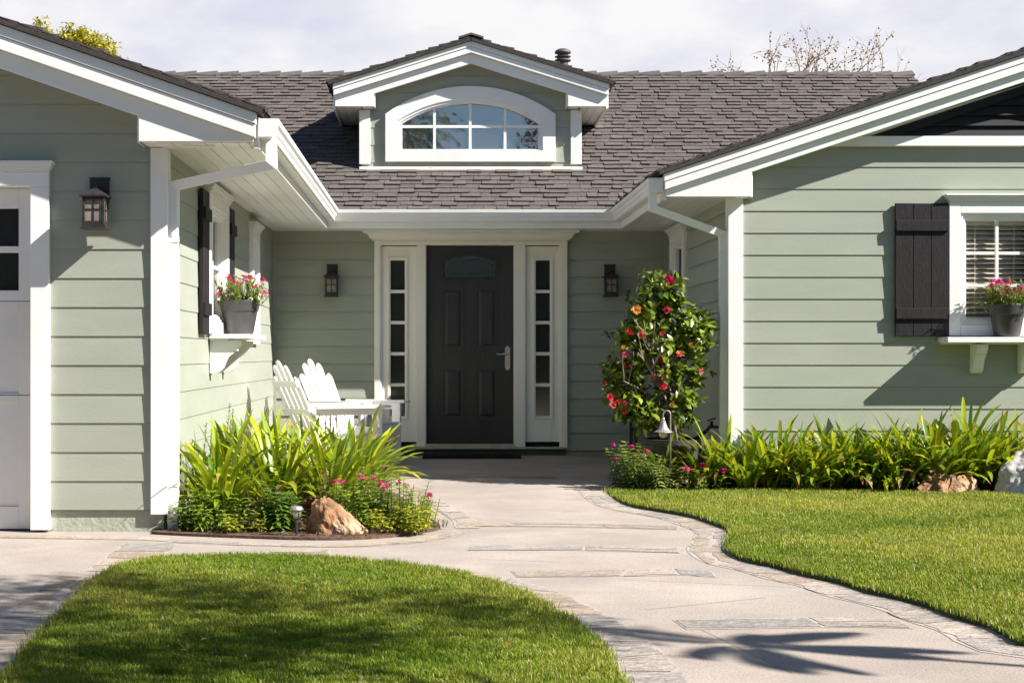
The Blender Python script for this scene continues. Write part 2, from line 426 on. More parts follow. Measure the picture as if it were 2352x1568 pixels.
# ---------------------------------------------------------------- shingles
srng = random.Random(11)
def shingles(mb, O, U, V, Nn, u0, u1, vlen, exp=0.114, wmin=0.09, wmax=0.23, big=1.0):
    O, U, V, Nn = Vector(O), Vector(U), Vector(V), Vector(Nn)
    def P(u, v, h): return O + U * u + V * v + Nn * h
    mb.poly([P(u0, 0, 0), P(u1, 0, 0), P(u1, vlen, 0), P(u0, vlen, 0)], (0.5, 0.5, 0.5))
    mb.poly([P(u0, 0, 0), P(u0, 0, -0.03), P(u1, 0, -0.03), P(u1, 0, 0)], (0.5, 0.5, 0.5))
    mb.poly([P(u0, 0, -0.03), P(u0, vlen, -0.03), P(u1, vlen, -0.03), P(u1, 0, -0.03)], (0.6, 0.6, 0.6))
    for uu in (u0, u1): mb.poly([P(uu, 0, 0), P(uu, vlen, 0), P(uu, vlen, -0.03), P(uu, 0, -0.03)], (0.5, 0.5, 0.5))
    rows = int(vlen / exp)
    for i in range(rows + 1):
        v = i * exp
        u = u0 - srng.uniform(0, 0.3); hi = srng.random() < 0.5
        while u < u1:
            w = srng.uniform(wmin, wmax); a, b = max(u, u0), min(u + w - 0.004, u1)
            if b - a > 0.01:
                t = (0.024 if hi else 0.011) * big + srng.uniform(0, 0.003)
                d = (0.031 if hi else 0.0) + srng.uniform(-0.004, 0.010)
                if i == 0: d = 0.02 if hi else 0.012
                top = min(v + exp * 1.12, vlen + 0.01)
                sl = srng.uniform(-0.004, 0.004)
                g = srng.uniform(0.90, 1.10) * (1.03 if hi else 0.95); wm = srng.uniform(-0.015, 0.02)
                col = (g * (1 + wm), g, g * (1 - wm))
                vb = v - d
                A, B = P(a, vb + sl, t + 0.004), P(b, vb - sl, t + 0.004)
                Ct, D = P(b, top, 0.008), P(a, top, 0.008)
                mb.poly([A, B, Ct, D], col)
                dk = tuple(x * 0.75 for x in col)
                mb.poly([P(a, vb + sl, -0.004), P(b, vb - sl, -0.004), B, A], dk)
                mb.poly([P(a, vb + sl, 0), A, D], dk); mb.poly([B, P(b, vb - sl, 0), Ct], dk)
            u += w; hi = not hi if srng.random() < 0.75 else hi
def ridge_caps(mb, p0, p1, pitch, half=0.13, step=0.17):
    p0, p1 = Vector(p0), Vector(p1); d = (p1 - p0); n = max(1, int(d.length / step)); d.normalize()
    side = d.cross(Vector((0, 0, 1))).normalized()
    for k in range(n + 1):
        a = p0 + d * (k * step); b = a + d * (step + 0.05)
        ha, hb = 0.045 + srng.uniform(0, 0.006), 0.018
        g = srng.uniform(0.85, 1.15); col = (g, g * 0.98, g * 0.97)
        for sg in (1, -1):
            s = side * sg * half; dz = Vector((0, 0, -pitch * half))
            A, B = a + Vector((0, 0, ha)), b + Vector((0, 0, hb))
            A2, B2 = A + s + dz, B + s + dz
            mb.poly([A, A2, B2, B], col)
            mb.poly([A, A - Vector((0, 0, 0.02)), A2 - Vector((0, 0, 0.02)), A2], col)
            mb.poly([A2, A2 - Vector((0, 0, 0.02)), B2 - Vector((0, 0, 0.015)), B2], col)
# main roof
YE, YRD = 15.47, 19.37
XM0, XM1 = -8.0, 5.87
ZM = ZE - 0.034
cl = math.hypot(1, PM)
mb = MB()
shingles(mb, (0, YE, ZM), (1, 0, 0), (0, 1 / cl, PM / cl), (0, -PM / cl, 1 / cl), XM0, XM1, (YRD - YE) * cl)
zr = ZM + PM * (YRD - YE)
mb.poly([(XM0, YRD, zr), (XM1, YRD, zr), (XM1, 23.4, zr - PM * (23.4 - YRD)), (XM0, 23.4, zr - PM * (23.4 - YRD))], (0.8, 0.8, 0.8))
for xg in (XM1 - 0.25,):
    mb.poly([(xg, 16.4, 2.36), (xg, 23.0, 2.36), (xg, YRD, zr - 0.06)], (0.8, 0.8, 0.8))
ridge_caps(mb, (XM1 + 0.02, YRD, zr - 0.005), (XM0, YRD, zr - 0.005), PM, step=0.26)
mb.build('main_roof', roofm, house)
# wing roofs (two slopes each)
def wing_roof(xe, xa, ze, pitch, y0, y1, name, over=0.045, exp=0.13):
    sg = 1 if xa > xe else -1
    c = math.hypot(1, pitch); mb = MB()
    for m in (1, -1):
        e = xe - sg * over if m == 1 else 2 * xa - (xe - sg * over)
        d = sg * m
        ln = abs(xa - e) * c
        shingles(mb, (e, 0, ze - pitch * over + 0.035), (0, 1, 0), (d / c, 0, pitch / c), (-d * pitch / c, 0, 1 / c), y0, y1, ln, exp=exp)
    za = ze + pitch * abs(xa - xe) + 0.035
    ridge_caps(mb, (xa, y0 - 0.01, za), (xa, y1, za), pitch)
    return mb.build(name, roofm, house)
wing_roof(XEL, APL, ZE, PL, GL - 0.075, 21.5, 'wing_roof')
wing_roof(XER, APR, ZE, PR, GR - 0.075, 21.5, 'wing_roof')

# ---------------------------------------------------------------- gable trim
def gable(xe, xa, ze, pitch, yg, yw, h1, h2, hb, boxw, zbox):
    sg = 1 if xa > xe else -1
    hw = abs(xa - xe)
    def pt(t, dz, m):            # t: run from the eave, dz: drop below the top line
        x = xe + sg * t
        if m: x = 2 * xa - x
        return (x, ze + pitch * t - dz)
    mbA, mbB, mbC, mbS = MB(), MB(), MB(), MB()
    for m in (0, 1):
        mbA.xz([pt(0, 0.0, m), pt(hw, 0.0, m), pt(hw, h1, m), pt(0, h1, m)], yg - 0.052, yg + 0.02)
        mbB.xz([pt(0.006, h1 + 0.003, m), pt(hw, h1 + 0.003, m), pt(hw, h1 + h2, m), pt(0.006, h1 + h2, m)], yg - 0.044, yg + 0.02)
        t0 = 0.02
        zt = h1 + h2 + 0.001
        bx = boxw
        p = [pt(t0, zt, m), pt(hw, zt, m), pt(hw, zt + hb, m), pt(bx, zt + hb, m)]
        xb, xi = pt(bx, 0, m)[0], pt(t0, 0, m)[0]
        p += [(xb, zbox), (xi, zbox)]
        mbC.xz(p, yg, yg + 0.025)
        # soffit under the rake
        mbS.xz([pt(0.05, zt + 0.02, m), pt(hw, zt + 0.02, m), pt(hw, zt + 0.045, m), pt(0.05, zt + 0.045, m)], yg + 0.025, yw + 0.02)
        # inner cheek of the boxed return
        mbS.box(xb - 0.012, xb + 0.012, yg + 0.025, yw - 0.019, zbox, pt(bx, zt + 0.05, m)[1])
        mbS.box(min(xb, xb - sg * (1 if not m else -1) * 0.12), max(xb, xb - sg * (1 if not m else -1) * 0.12), yg + 0.0255, yw - 0.019, zbox, zbox + 0.012)
    mbA.build('rake_moulding', white, house, bevel=0.003); mbB.build('rake_board', white, house, bevel=0.003)
    mbC.build('rake_fascia', white, house, bevel=0.003); mbS.build('rake_soffit', white, house)
gable(XEL, APL, ZE, PL, GL, YL, 0.068, 0.082, 0.108, 0.715, 2.389)
gable(XER, APR, ZE, PR, GR, YR, 0.062, 0.068, 0.085, 0.714, 2.376)

# ---------------------------------------------------------------- fascia, gutter, soffit
def sweep(mb, prof, ends=(GL + 0.01, GR + 0.01)):
    n = len(prof); rings = []
    xl, xr, yb = -1.07, 1.84, 15.53
    for f in (lambda d: (xl + d, ends[0]), lambda d: (xl + d, yb - d), lambda d: (xr - d, yb - d), lambda d: (xr - d, ends[1])):
        rings.append([mb.vert((*f(d), z)) for d, z in prof])
    for k in range(3):
        for a in range(n):
            b = (a + 1) % n
            mb.face((rings[k][a], rings[k][b], rings[k + 1][b], rings[k + 1][a]))
    mb.face(rings[0][::-1]); mb.face(rings[-1])
mb = MB()
sweep(mb, [(0.001, 2.415), (0.066, 2.415), (0.078, 2.424), (0.083, 2.447), (0.096, 2.466), (0.101, 2.484), (0.116, 2.500), (0.121, 2.528),
           (0.113, 2.530), (0.108, 2.506), (0.094, 2.492), (0.088, 2.47), (0.075, 2.45), (0.068, 2.428), (0.008, 2.428), (0.008, 2.535), (0.001, 2.535)])
# closed ends
for (xa, xb, y) in ((-1.069, -0.952, GL + 0.008), (1.722, 1.839, GR + 0.008)):
    mb.box(xa, xb, y - 0.008, y, 2.418, 2.528)
mb.build('gutter', white, house)
mb = MB()
sweep(mb, [(-0.03, 2.352), (0.0, 2.352), (0.0, 2.54), (-0.03, 2.54)], (GL + 0.03, GR + 0.03))
mb.build('fascia', white, house)
mb = MB()
def planks_y(x0, x1, y0, y1, z, w=0.098):
    n = max(1, round((x1 - x0) / w)); w = (x1 - x0) / n
    for k in range(n): mb.box(x0 + k * w + 0.0035, x0 + (k + 1) * w - 0.0035, y0, y1, z, z + 0.02)
    mb.box(x0, x1, y0, y1, z + 0.006, z + 0.03)
planks_y(XL - 0.01, -1.10, GL + 0.03, 15.555, 2.385)
planks_y(1.87, XR + 0.01, GR + 0.03, 15.555, 2.385)
n = 7
for k in range(n):
    ya = lerp(15.56, YB - 0.0, k / n); yb = lerp(15.56, YB - 0.0, (k + 1) / n)
    mb.box(XL, XR, ya + 0.002, yb - 0.002, 2.386, 2.404)
mb.box(XL, XR, 15.56, YB, 2.392, 2.412)
mb.build('soffit', white, house)
# soffit vents and screws seen in the left eave
mb = MB(); mb.box(-1.55, -1.36, 9.60, 9.635, 2.374, 2.386); mb.build('soffit_vent', cream, house, bevel=0.002)
# outer eaves (seen only from the sides)
for xo, d, y0 in ((XOL, -1, GL), (XOR, 1, GR)):
    mb = MB()
    mb.box(xo, xo + d * 0.6, y0 + 0.03, 23.0, 2.386, 2.41)
    mb.box(xo + d * 0.6, xo + d * 0.63, y0 + 0.03, 23.0, 2.352, 2.53)
    mb.build('outer_eave', white, house)

# ---------------------------------------------------------------- downspouts (square pipe)
def square_pipe(mb, pts, w=0.03, h=0.024):
    pts = [Vector(p) for p in pts]
    rings = []
    for k, p in enumerate(pts):
        t = (pts[min(k + 1, len(pts) - 1)] - pts[max(k - 1, 0)]).normalized()
        if 0 < k < len(pts) - 1:
            t = ((pts[k + 1] - p).normalized() + (p - pts[k - 1]).normalized()).normalized()
        side = Vector((0, 1, 0)); side = (side - t * side.dot(t)).normalized(); o = t.cross(side)
        sc = 1.0
        if 0 < k < len(pts) - 1:
            sc = 1 / max(0.5, t.dot((p - pts[k - 1]).normalized()))
        rings.append([mb.vert(p + side * a * h + o * b * w * sc) for a, b in ((1, 1), (1, -1), (-1, -1), (-1, 1))])
    for k in range(len(rings) - 1):
        for a in range(4):
            b = (a + 1) % 4
            mb.face((rings[k][a], rings[k][b], rings[k + 1][b], rings[k + 1][a]))
    mb.face(rings[0]); mb.face(rings[-1])
mb = MB()
square_pipe(mb, [(-1.005, 9.60, 2.42), (-1.005, 9.60, 2.265), (-1.638, 9.80, 2.155), (-1.638, 9.80, 0.0)], 0.032, 0.03)
mb.box(-1.674, -1.602, 9.765, 9.835, 1.80, 1.84); mb.box(-1.674, -1.602, 9.765, 9.835, 0.28, 0.30)
mb.build('downspout', white, house, bevel=0.003)
mb = MB()
square_pipe(mb, [(1.765, 12.74, 2.42), (1.765, 12.74, 2.29), (2.370, 12.92, 2.095), (2.370, 12.92, 0.0)], 0.030, 0.03)
mb.box(2.336, 2.404, 12.885, 12.955, 1.93, 1.96)
mb.build('downspout', white, house, bevel=0.003)

# ---------------------------------------------------------------- louvred gable vent and band on the right wing
def trg(z): return XER + (z - (ZE - 0.06)) / PR
mb = MB()
zb, zt = 2.888, 3.52
def tri_x(z): return 3.554 + (z - zb) / PR
zz = zb; k = 0
while zz < zt - 0.03:
    za = min(zz + 0.085, zt)
    xa, xb = tri_x(zz), tri_x(za)
    if xb < APR:
        xc, xd = 2 * APR - xa, 2 * APR - xb
        mb.poly([(xa, YR - 0.052, zz), (xc, YR - 0.052, zz), (xd, YR - 0.022, za), (xb, YR - 0.022, za)])
        mb.poly([(xa, YR - 0.052, zz), (xa, YR - 0.02, zz), (xc, YR - 0.02, zz), (xc, YR - 0.052, zz)])
    zz = za
for m in (0, 1):
    q = [(3.554, zb), (3.554 + 0.22, zb), (APR, zb + (APR - 3.554 - 0.22) * PR), (APR, zb + (APR - 3.554) * PR)]
    if m: q = [(2 * APR - x, z) for x, z in q]
    mb.xz(q, YR - 0.06, YR - 0.018)
mb.build('gable_vent', vent_black, house, fix=True)
mb = MB()
mb.xz([(2.98, 2.803), (2 * APR - 2.98, 2.803), (2 * APR - 3.16, 2.884), (3.16, 2.884)], YR - 0.075, YR - 0.01)
mb.build('gable_band', white, house, bevel=0.003)
mb = MB()
for m in (0, 1):
    q = [(3.0, 2.806), (APR, 2.806 + (APR - 3.0) * PR + 0.03), (APR, zb + (APR - 3.554) * PR), (3.554, zb), (3.25, zb)]
    q = [(2.985, ZE - 0.19 + PR * (2.985 - XER)), (APR, ZE - 0.19 + PR * (APR - XER)), (APR, zb + (APR - 3.554) * PR + 0.001), (3.556, zb + 0.001), (3.15, zb + 0.001)]
    if m: q = [(2 * APR - x, z) for x, z in q]
    mb.xz(q, YR - 0.05, YR - 0.012)
mb.build('gable_frieze', cream, house)

# ---------------------------------------------------------------- windows
def window(M, d, cols, rows, cas=0.093, sash=0.057, glass=None, blinds=False, crown=True, curtain=False):
    c, w, z0, z1 = d['c'], d['w'], d['z0'], d['z1']
    x0, x1 = c - w / 2, c + w / 2
    mb = MB(M)
    a = cas
    mb.box(x0, x0 + a, -0.048, 0.01, z0, z1); mb.box(x1 - a, x1, -0.048, 0.01, z0, z1)
    mb.box(x0 + a, x1 - a, -0.047, 0.01, z1 - a, z1); mb.box(x0 + a, x1 - a, -0.047, 0.01, z0, z0 + a)
    win = mb.build('window', white, house, bevel=0.004)
    if crown:
        mb = MB(M)
        for k, (e, zz, h) in enumerate(((0.006, 0.001, 0.018), (0.016, 0.019, 0.016), (0.028, 0.035, 0.014), (0.038, 0.049, 0.013))):
            mb.box(x0 - e, x1 + e, -0.052 - e, -0.002, z1 + zz, z1 + zz + h - 0.0005)
        mb.build('crown', white, win, bevel=0.003)
    i0, i1, j0, j1 = x0 + a, x1 - a, z0 + a, z1 - a
    mb = MB(M); s = sash
    for k, (e0, e1, y0, y1) in enumerate(((0.0, 0.4, -0.034, 0.05), (0.4, 0.75, -0.022, 0.05), (0.75, 1.0, -0.008, 0.05))):
        p, q = e0 * s, e1 * s
        mb.box(i0 + p, i0 + q, y0, y1, j0 + p, j1 - p); mb.box(i1 - q, i1 - p, y0, y1, j0 + p, j1 - p)
        mb.box(i0 + q, i1 - q, y0, y1, j1 - q, j1 - p); mb.box(i0 + q, i1 - q, y0, y1, j0 + p, j0 + q)
    mb.build('sash', white, win)
    g0, g1, h0, h1 = i0 + s, i1 - s, j0 + s, j1 - s
    mb = MB(M)
    for k in range(1, cols):
        x = lerp(g0, g1, k / cols); mb.box(x - 0.0125, x + 0.0125, 0.006, 0.026, h0, h1)
    for k in range(1, rows):
        z = lerp(h0, h1, k / rows); mb.box(g0, g1, 0.008, 0.025, z - 0.0125, z + 0.0125)
    if cols > 1 or rows > 1: mb.build('muntin', white, win)
    mb = MB(M); mb.box(g0 - 0.005, g1 + 0.005, 0.027, 0.031, h0 - 0.005, h1 + 0.005)
    mb.build('pane', glass or glass_clear, win)
    mb = MB(M)      # window recess behind the glass
    for q in (((g0 - .05, .55, h0 - .05), (g1 + .05, .55, h0 - .05), (g1 + .05, .55, h1 + .05), (g0 - .05, .55, h1 + .05)),
              ((g0 - .05, .05, h0 - .05), (g1 + .05, .05, h0 - .05), (g1 + .05, .55, h0 - .05), (g0 - .05, .55, h0 - .05)),
              ((g0 - .05, .05, h1 + .05), (g1 + .05, .05, h1 + .05), (g1 + .05, .55, h1 + .05), (g0 - .05, .55, h1 + .05)),
              ((g0 - .05, .05, h0 - .05), (g0 - .05, .55, h0 - .05), (g0 - .05, .55, h1 + .05), (g0 - .05, .05, h1 + .05)),
              ((g1 + .05, .05, h0 - .05), (g1 + .05, .55, h0 - .05), (g1 + .05, .55, h1 + .05), (g1 + .05, .05, h1 + .05))): mb.poly(q)
    mb.build('recess', darkroom, win)
    if blinds:
        mb = MB(M); z = h0 + 0.012; k = 0
        while z < h1 - 0.01:
            dz = 0.0170 + rng.uniform(-.0015, .0015); tl = rng.uniform(-.0015, .0015)
            mb.prism([(g0 + .006, 0.058, z - dz - tl), (g1 - .006, 0.058, z - dz + tl), (g1 - .006, 0.104, z + dz + tl), (g0 + .006, 0.104, z + dz - tl)], (0, 0.0, 0.003))
            z += 0.0405
        for t in (0.18, 0.80):
            x = lerp(g0, g1, t); mb.box(x - 0.003, x + 0.003, 0.052, 0.055, h0, h1)
        mb.box(g0 + .004, g1 - .004, .05, .11, h1 - 0.035, h1 + 0.02)
        mb.build('blind', blindm, win)
    if curtain:
        mb = MB(M); n = 40
        P = [(lerp(g0, g1, k / n), 0.10 + 0.012 * math.sin(k * 1.5)) for k in range(n + 1)]
        for k in range(n): mb.poly([(*P[k], h0), (*P[k + 1], h0), (*P[k + 1], h1), (*P[k], h1)])
        mb.build('curtain', cream, win, smooth=True)
    return win
window(FRONT_R, WR, 2, 3, blinds=True)
window(SIDE_L, WLm, 2, 2, curtain=True, glass=glass_clear)
window(SIDE_L, WL2, 1, 2, glass=glass_dark)
window(SIDE_R, WRS, 2, 2, glass=glass_dark)

def shutter(M, x0, x1, z0, z1, nb=3):
    mb = MB(M); w = (x1 - x0) / nb
    for k in range(nb): mb.box(x0 + k * w + 0.002, x0 + (k + 1) * w - 0.002, -0.048, -0.019, z0, z1 - (0.0015 * (k % 2)))
    s = mb.build('shutter', black, house, bevel=0.003)
    mb = MB(M); h = z1 - z0
    for t in (0.79, 0.13):
        mb = MB(M); mb.box(x0 + 0.004, x1 - 0.004, -0.068, -0.0485, z0 + h * t, z0 + h * t + 0.088)
        mb.build('batten', black, s, bevel=0.003)
shutter(FRONT_R, 3.758, 4.197, 1.253, 2.339)
shutter(FRONT_R, 5.024, 5.463, 1.253, 2.339)
shutter(SIDE_L, 11.08, 11.40, 1.25, 2.28)
shutter(SIDE_L, 12.52, 12.84, 1.25, 2.28)

def shelf(M, x0, x1, zt, th, dep, brs, bh, bw):
    mb = MB(M)
    mb.box(x0, x1, -dep, -0.016, zt - th, zt)
    mb.box(x0 + 0.02, x1 - 0.02, -dep * 0.5, -0.016, zt - th - 0.012, zt - th - 0.0005)
    s = mb.build('window_shelf', white, house, bevel=0.004)
    prof = [(0, 0), (1, 0), (1, -0.10), (0.97, -0.16), (0.88, -0.22), (0.88, -0.32), (0.76, -0.32), (0.76, -0.38), (0.70, -0.42), (0.58, -0.52), (0.50, -0.66), (0.44, -0.82), (0.34, -0.94), (0.20, -1.0), (0, -1.0)]
    for xb in brs:
        mb = MB(M); d = dep * 0.80
        mb.prism([(xb - bw / 2, -0.014 - p * (d - 0.014), zt - th - 0.0125 + q * bh) for p, q in prof], (bw, 0, 0))
        mb.build('bracket', white, s, bevel=0.003)
shelf(FRONT_R, 4.115, 5.105, 1.243, 0.044, 0.265, (4.42, 4.81), 0.235, 0.085)
shelf(SIDE_L, 11.58, 12.73, 1.254, 0.034, 0.315, (11.66, 12.36), 0.245, 0.055)

# ---------------------------------------------------------------- entry: door, sidelights, surround
def bx(n, m, x0, x1, y0, y1, z0, z1, par, bev=0.003):
    mb = MB(BACK); mb.box(x0, x1, y0, y1, z0, z1); return mb.build(n, m, par, bevel=bev)
mb = MB(BACK)
mb.box(-0.633, -0.571, -0.062, 0.06, 0.141, 2.285); mb.box(1.305, 1.367, -0.062, 0.06, 0.141, 2.285)     # outer casings
mb.box(-0.571, -0.555, -0.048, 0.06, 0.141, 2.236); mb.box(1.289, 1.305, -0.048, 0.06, 0.141, 2.236)
mb.box(-0.195, -0.100, -0.060, 0.06, 0.150, 2.236); mb.box(0.820, 0.932, -0.060, 0.06, 0.150, 2.236)     # posts
mb.box(-0.571, 1.305, -0.058, 0.06, 2.236, 2.285)
mb.box(-0.100, -0.092, -0.040, 0.06, 0.175, 2.234); mb.box(0.812, 0.820, -0.040, 0.06, 0.175, 2.234)
mb.build('door_surround', cream, house, bevel=0.004)
mb = MB(BACK)
pr = [(0.0, 2.286), (0.012, 2.286), (0.016, 2.300), (0.03, 2.306), (0.042, 2.318), (0.048, 2.336), (0.062, 2.350), (0.084, 2.358), (0.10, 2.362), (0.10, 2.3845), (0.0, 2.3845)]
x0, x1 = -0.640, 1.374
n = len(pr); rings = []
for f in (lambda d: (x0 - d, 0.0), lambda d: (x0 - d, -0.06 - d), lambda d: (x1 + d, -0.06 - d), lambda d: (x1 + d, 0.0)):
    rings.append([mb.vert((*f(d * 1.1), z)) for d, z in pr])
for k in range(3):
    for a in range(n):
        b = (a + 1) % n; mb.face((rings[k][a], rings[k][b], rings[k + 1][b], rings[k + 1][a]))
mb.face(rings[0]); mb.face(rings[-1])
mb.build('door_crown', cream, house)
mb = MB(BACK); mb.box(-0.60, 1.334, -0.088, 0.06, 0.128, 0.149); mb.box(-0.098, 0.818, -0.07, 0.06, 0.149, 0.178)
mb.build('door_sill', mat('worn_sill', (0.42, 0.39, 0.30), 0.6, 0.15, 8), house, bevel=0.004)
mb = MB(BACK); mb.box(-0.62, 1.354, -0.03, 0.06, 0.04, 0.127); mb.build('sill_skirt', mat('dark_green_skirt', (0.05, 0.085, 0.065), 0.6, 0.1, 5), house)
# sidelights
def sidelight(xa, xb, ga, gb):
    mb = MB(BACK)
    s = 0.045
    # board with an opening: stiles, rails
    z0, z1, h0, h1 = 0.200, 2.226, 0.450, 2.098
    mb.box(xa, ga - 0.016, -0.022, 0.05, z0, z1); mb.box(gb + 0.016, xb, -0.022, 0.05, z0, z1)
    mb.box(ga - 0.016, gb + 0.016, -0.0215, 0.05, h1, z1); mb.box(ga - 0.016, gb + 0.016, -0.0215, 0.05, z0, h0)
    sl = mb.build('sidelight', cream, house, bevel=0.002)
    mb = MB(BACK)
    a = 0.030
    o = [(ga - a, h0 - 0.014), (gb + a, h0 - 0.014), (gb + a, h1 + 0.014), (ga - a, h1 + 0.014)]
    i1_ = [(ga - 0.012, h0 + 0.004), (gb + 0.012, h0 + 0.004), (gb + 0.012, h1 - 0.004), (ga - 0.012, h1 - 0.004)]
    i2 = [(ga, h0 + 0.0165), (gb, h0 + 0.0165), (gb, h1 - 0.0165), (ga, h1 - 0.0165)]
    mb.ring_xz(o, i1_, -0.036, -0.021); mb.ring_xz(i1_, i2, -0.028, 0.02)
    mb.build('glazing_bead', cream, sl, bevel=0.002)
    for k in range(1, 5):
        mb = MB(BACK); z = lerp(h0 + 0.0165, h1 - 0.0165, k / 5); mb.box(ga, gb, -0.016, 0.012, z - 0.017, z + 0.017)
        mb.build('glazing_bar', cream, sl, bevel=0.002)
    mb = MB(BACK); mb.box(ga - 0.004, gb + 0.004, 0.013, 0.018, h0, h1); mb.build('pane', glass_dark, sl)
    mb = MB(BACK); mb.box(xa + 0.002, xb - 0.002, 0.0, 0.05, 0.15, 0.199); mb.build('weather_strip', matm, sl)
sidelight(-0.555, -0.196, -0.466, -0.317)
sidelight(0.933, 1.289, 1.041, 1.190)
# the door
DX0, DX1, DZ0, DZ1 = -0.091, 0.811, 0.182, 2.231
mb = MB(BACK); mb.box(DX0, DX1, 0.0, 0.045, DZ0, DZ1)
door = mb.build('front_door', doorm, house, bevel=0.003)
def rect(x0, x1, z0, z1): return [(x0, z0), (x1, z0), (x1, z1), (x0, z1)]
for (xa, xb) in ((0.0725, 0.294), (0.4205, 0.647)):
    for (za, zb2) in ((1.159, 1.801), (0.435, 0.977)):
        mb = MB(BACK)
        mb.ring_xz(rect(xa, xb, za, zb2), rect(xa + 0.014, xb - 0.014, za + 0.014, zb2 - 0.014), -0.007, 0.002)
        mb.ring_xz(rect(xa + 0.014, xb - 0.014, za + 0.014, zb2 - 0.014), rect(xa + 0.024, xb - 0.024, za + 0.024, zb2 - 0.024), -0.0025, 0.002)
        a = [(xa + .032, za + .032), (xb - .032, za + .032), (xb - .032, zb2 - .032), (xa + .032, zb2 - .032)]
        b = [(xa + .058, za + .058), (xb - .058, za + .058), (xb - .058, zb2 - .058), (xa + .058, zb2 - .058)]
        A = [mb.vert((x, -0.001, z)) for x, z in a]; B = [mb.vert((x, -0.010, z)) for x, z in b]
        mb.face(B)
        for k in range(4): mb.face((A[k], A[(k + 1) % 4], B[(k + 1) % 4], B[k]))
        mb.build('door_panel', doorm, door)
def arch(x0, x1, z0, zs, zt, n=16):
    p = [(x0, z0), (x1, z0)]
    for k in range(n + 1):
        t = k / n; x = lerp(x1, x0, t); p.append((x, zs + (zt - zs) * (1 - (2 * t - 1) ** 2)))
    return p
xa, xb = 0.064, 0.654
mb = MB(BACK)
A1 = arch(xa, xb, 1.876, 2.087, 2.160); A2 = arch(xa + .014, xb - .014, 1.890, 2.077, 2.146); A3 = arch(xa + .03, xb - .03, 1.906, 2.066, 2.131)
mb.ring_xz(A1, A2, -0.016, 0.002); mb.ring_xz(A2, A3, -0.008, 0.002)
lite = mb.build('door_lite', doorm, door)
mb = MB(BACK); mb.xz(A3, -0.0035, -0.0010); mb.build('lite_glass', glass_green, door)
mb = MB(BACK)
B1 = arch(xa + .062, xb - .062, 1.942, 2.034, 2.094)
B2 = arch(xa + .068, xb - .068, 1.948, 2.030, 2.089)
mb.ring_xz(B1, B2, -0.0065, -0.0036)
for x in (0.17, 0.359, 0.548):
    mb.box(x - .003, x + .003, -.0065, -.0036, 1.906, 1.942)
    if x == 0.359: mb.box(x - .003, x + .003, -.0065, -.0036, 2.094, 2.131)
for x, zt2 in ((0.27, 2.128), (0.448, 2.128)): mb.box(x - .003, x + .003, -.0065, -.0036, 2.082, zt2)
for x0_, x1_ in ((xa + .03, xa + .062), (xb - .062, xb - .03)):
    for z in (1.945, 2.034): mb.box(x0_, x1_, -.0065, -.0036, z - .003, z + .003)
for x in (xa + .065, xb - .065):
    mb.box(x - .003, x + .003, -.0065, -.0036, 1.906, 1.942); mb.box(x - .003, x + .003, -.0065, -.0036, 2.034, 2.085)
mb.build('leading', mat('lead_came', (0.03, 0.03, 0.03), 0.5), door)
# handle set
mb = MB(BACK)
xc = 0.750
pl = [(-.012, -.125), (.012, -.125), (.016, -.112), (.026, -.104), (.027, .104), (.016, .112), (.012, .125), (-.012, .125), (-.016, .112), (-.027, .104), (-.026, -.104), (-.016, -.112)]
mb.xz([(xc + a, 1.068 + b) for a, b in pl], -0.012, 0.001)
mb.tube([(xc, -0.012, 1.110), (xc, -0.055, 1.110)], 0.011, 10)
mb.tube([(xc + .006, -0.055, 1.110), (xc - .03, -0.057, 1.112), (xc - .075, -0.056, 1.106), (xc - .118, -0.052, 1.111)], [.012, .010, .008, .006], 10)
mb.tube([(xc, -0.018, 1.010), (xc, -0.011, 1.010)], 0.010, 12)
mb.build('handle', nickel, door, bevel=0.001)
mb = MB(BACK); mb.box(xc - .0015, xc + .0015, -.020, -.0185, 1.004, 1.016); mb.build('keyhole', matm, door)

# ---------------------------------------------------------------- garage door
mb = MB(FRONT_L)
gx0, gx1 = -5.05, -2.51
for xa, xb in ((gx0 - 0.06, gx0 + 0.03), (-2.512, -2.395)):
    mb.box(xa, xb, -0.045, 0.12, 0.015, 2.144)
mb.box(gx0 - 0.06, -2.395, -0.046, 0.12, 2.145, 2.232)
cas = mb.build('garage_casing', white, house, bevel=0.004)
mb = MB(FRONT_L)
for e, za, zb2 in ((0.004, 2.233, 2.248), (0.012, 2.2485, 2.262), (0.02, 2.2625, 2.280), (0.030, 2.2805, 2.300)):
    mb.box(gx0 - 0.06 - e, -2.395 + e, -0.048 - e, 0.0, za, zb2)
mb.build('garage_crown', white, house, bevel=0.002)
mb = MB(FRONT_L)
secs = [(0.012, 0.848), (0.852, 1.435), (1.439, 2.142)]
pan = []
nw = 4; pw = (gx1 - gx0) / nw
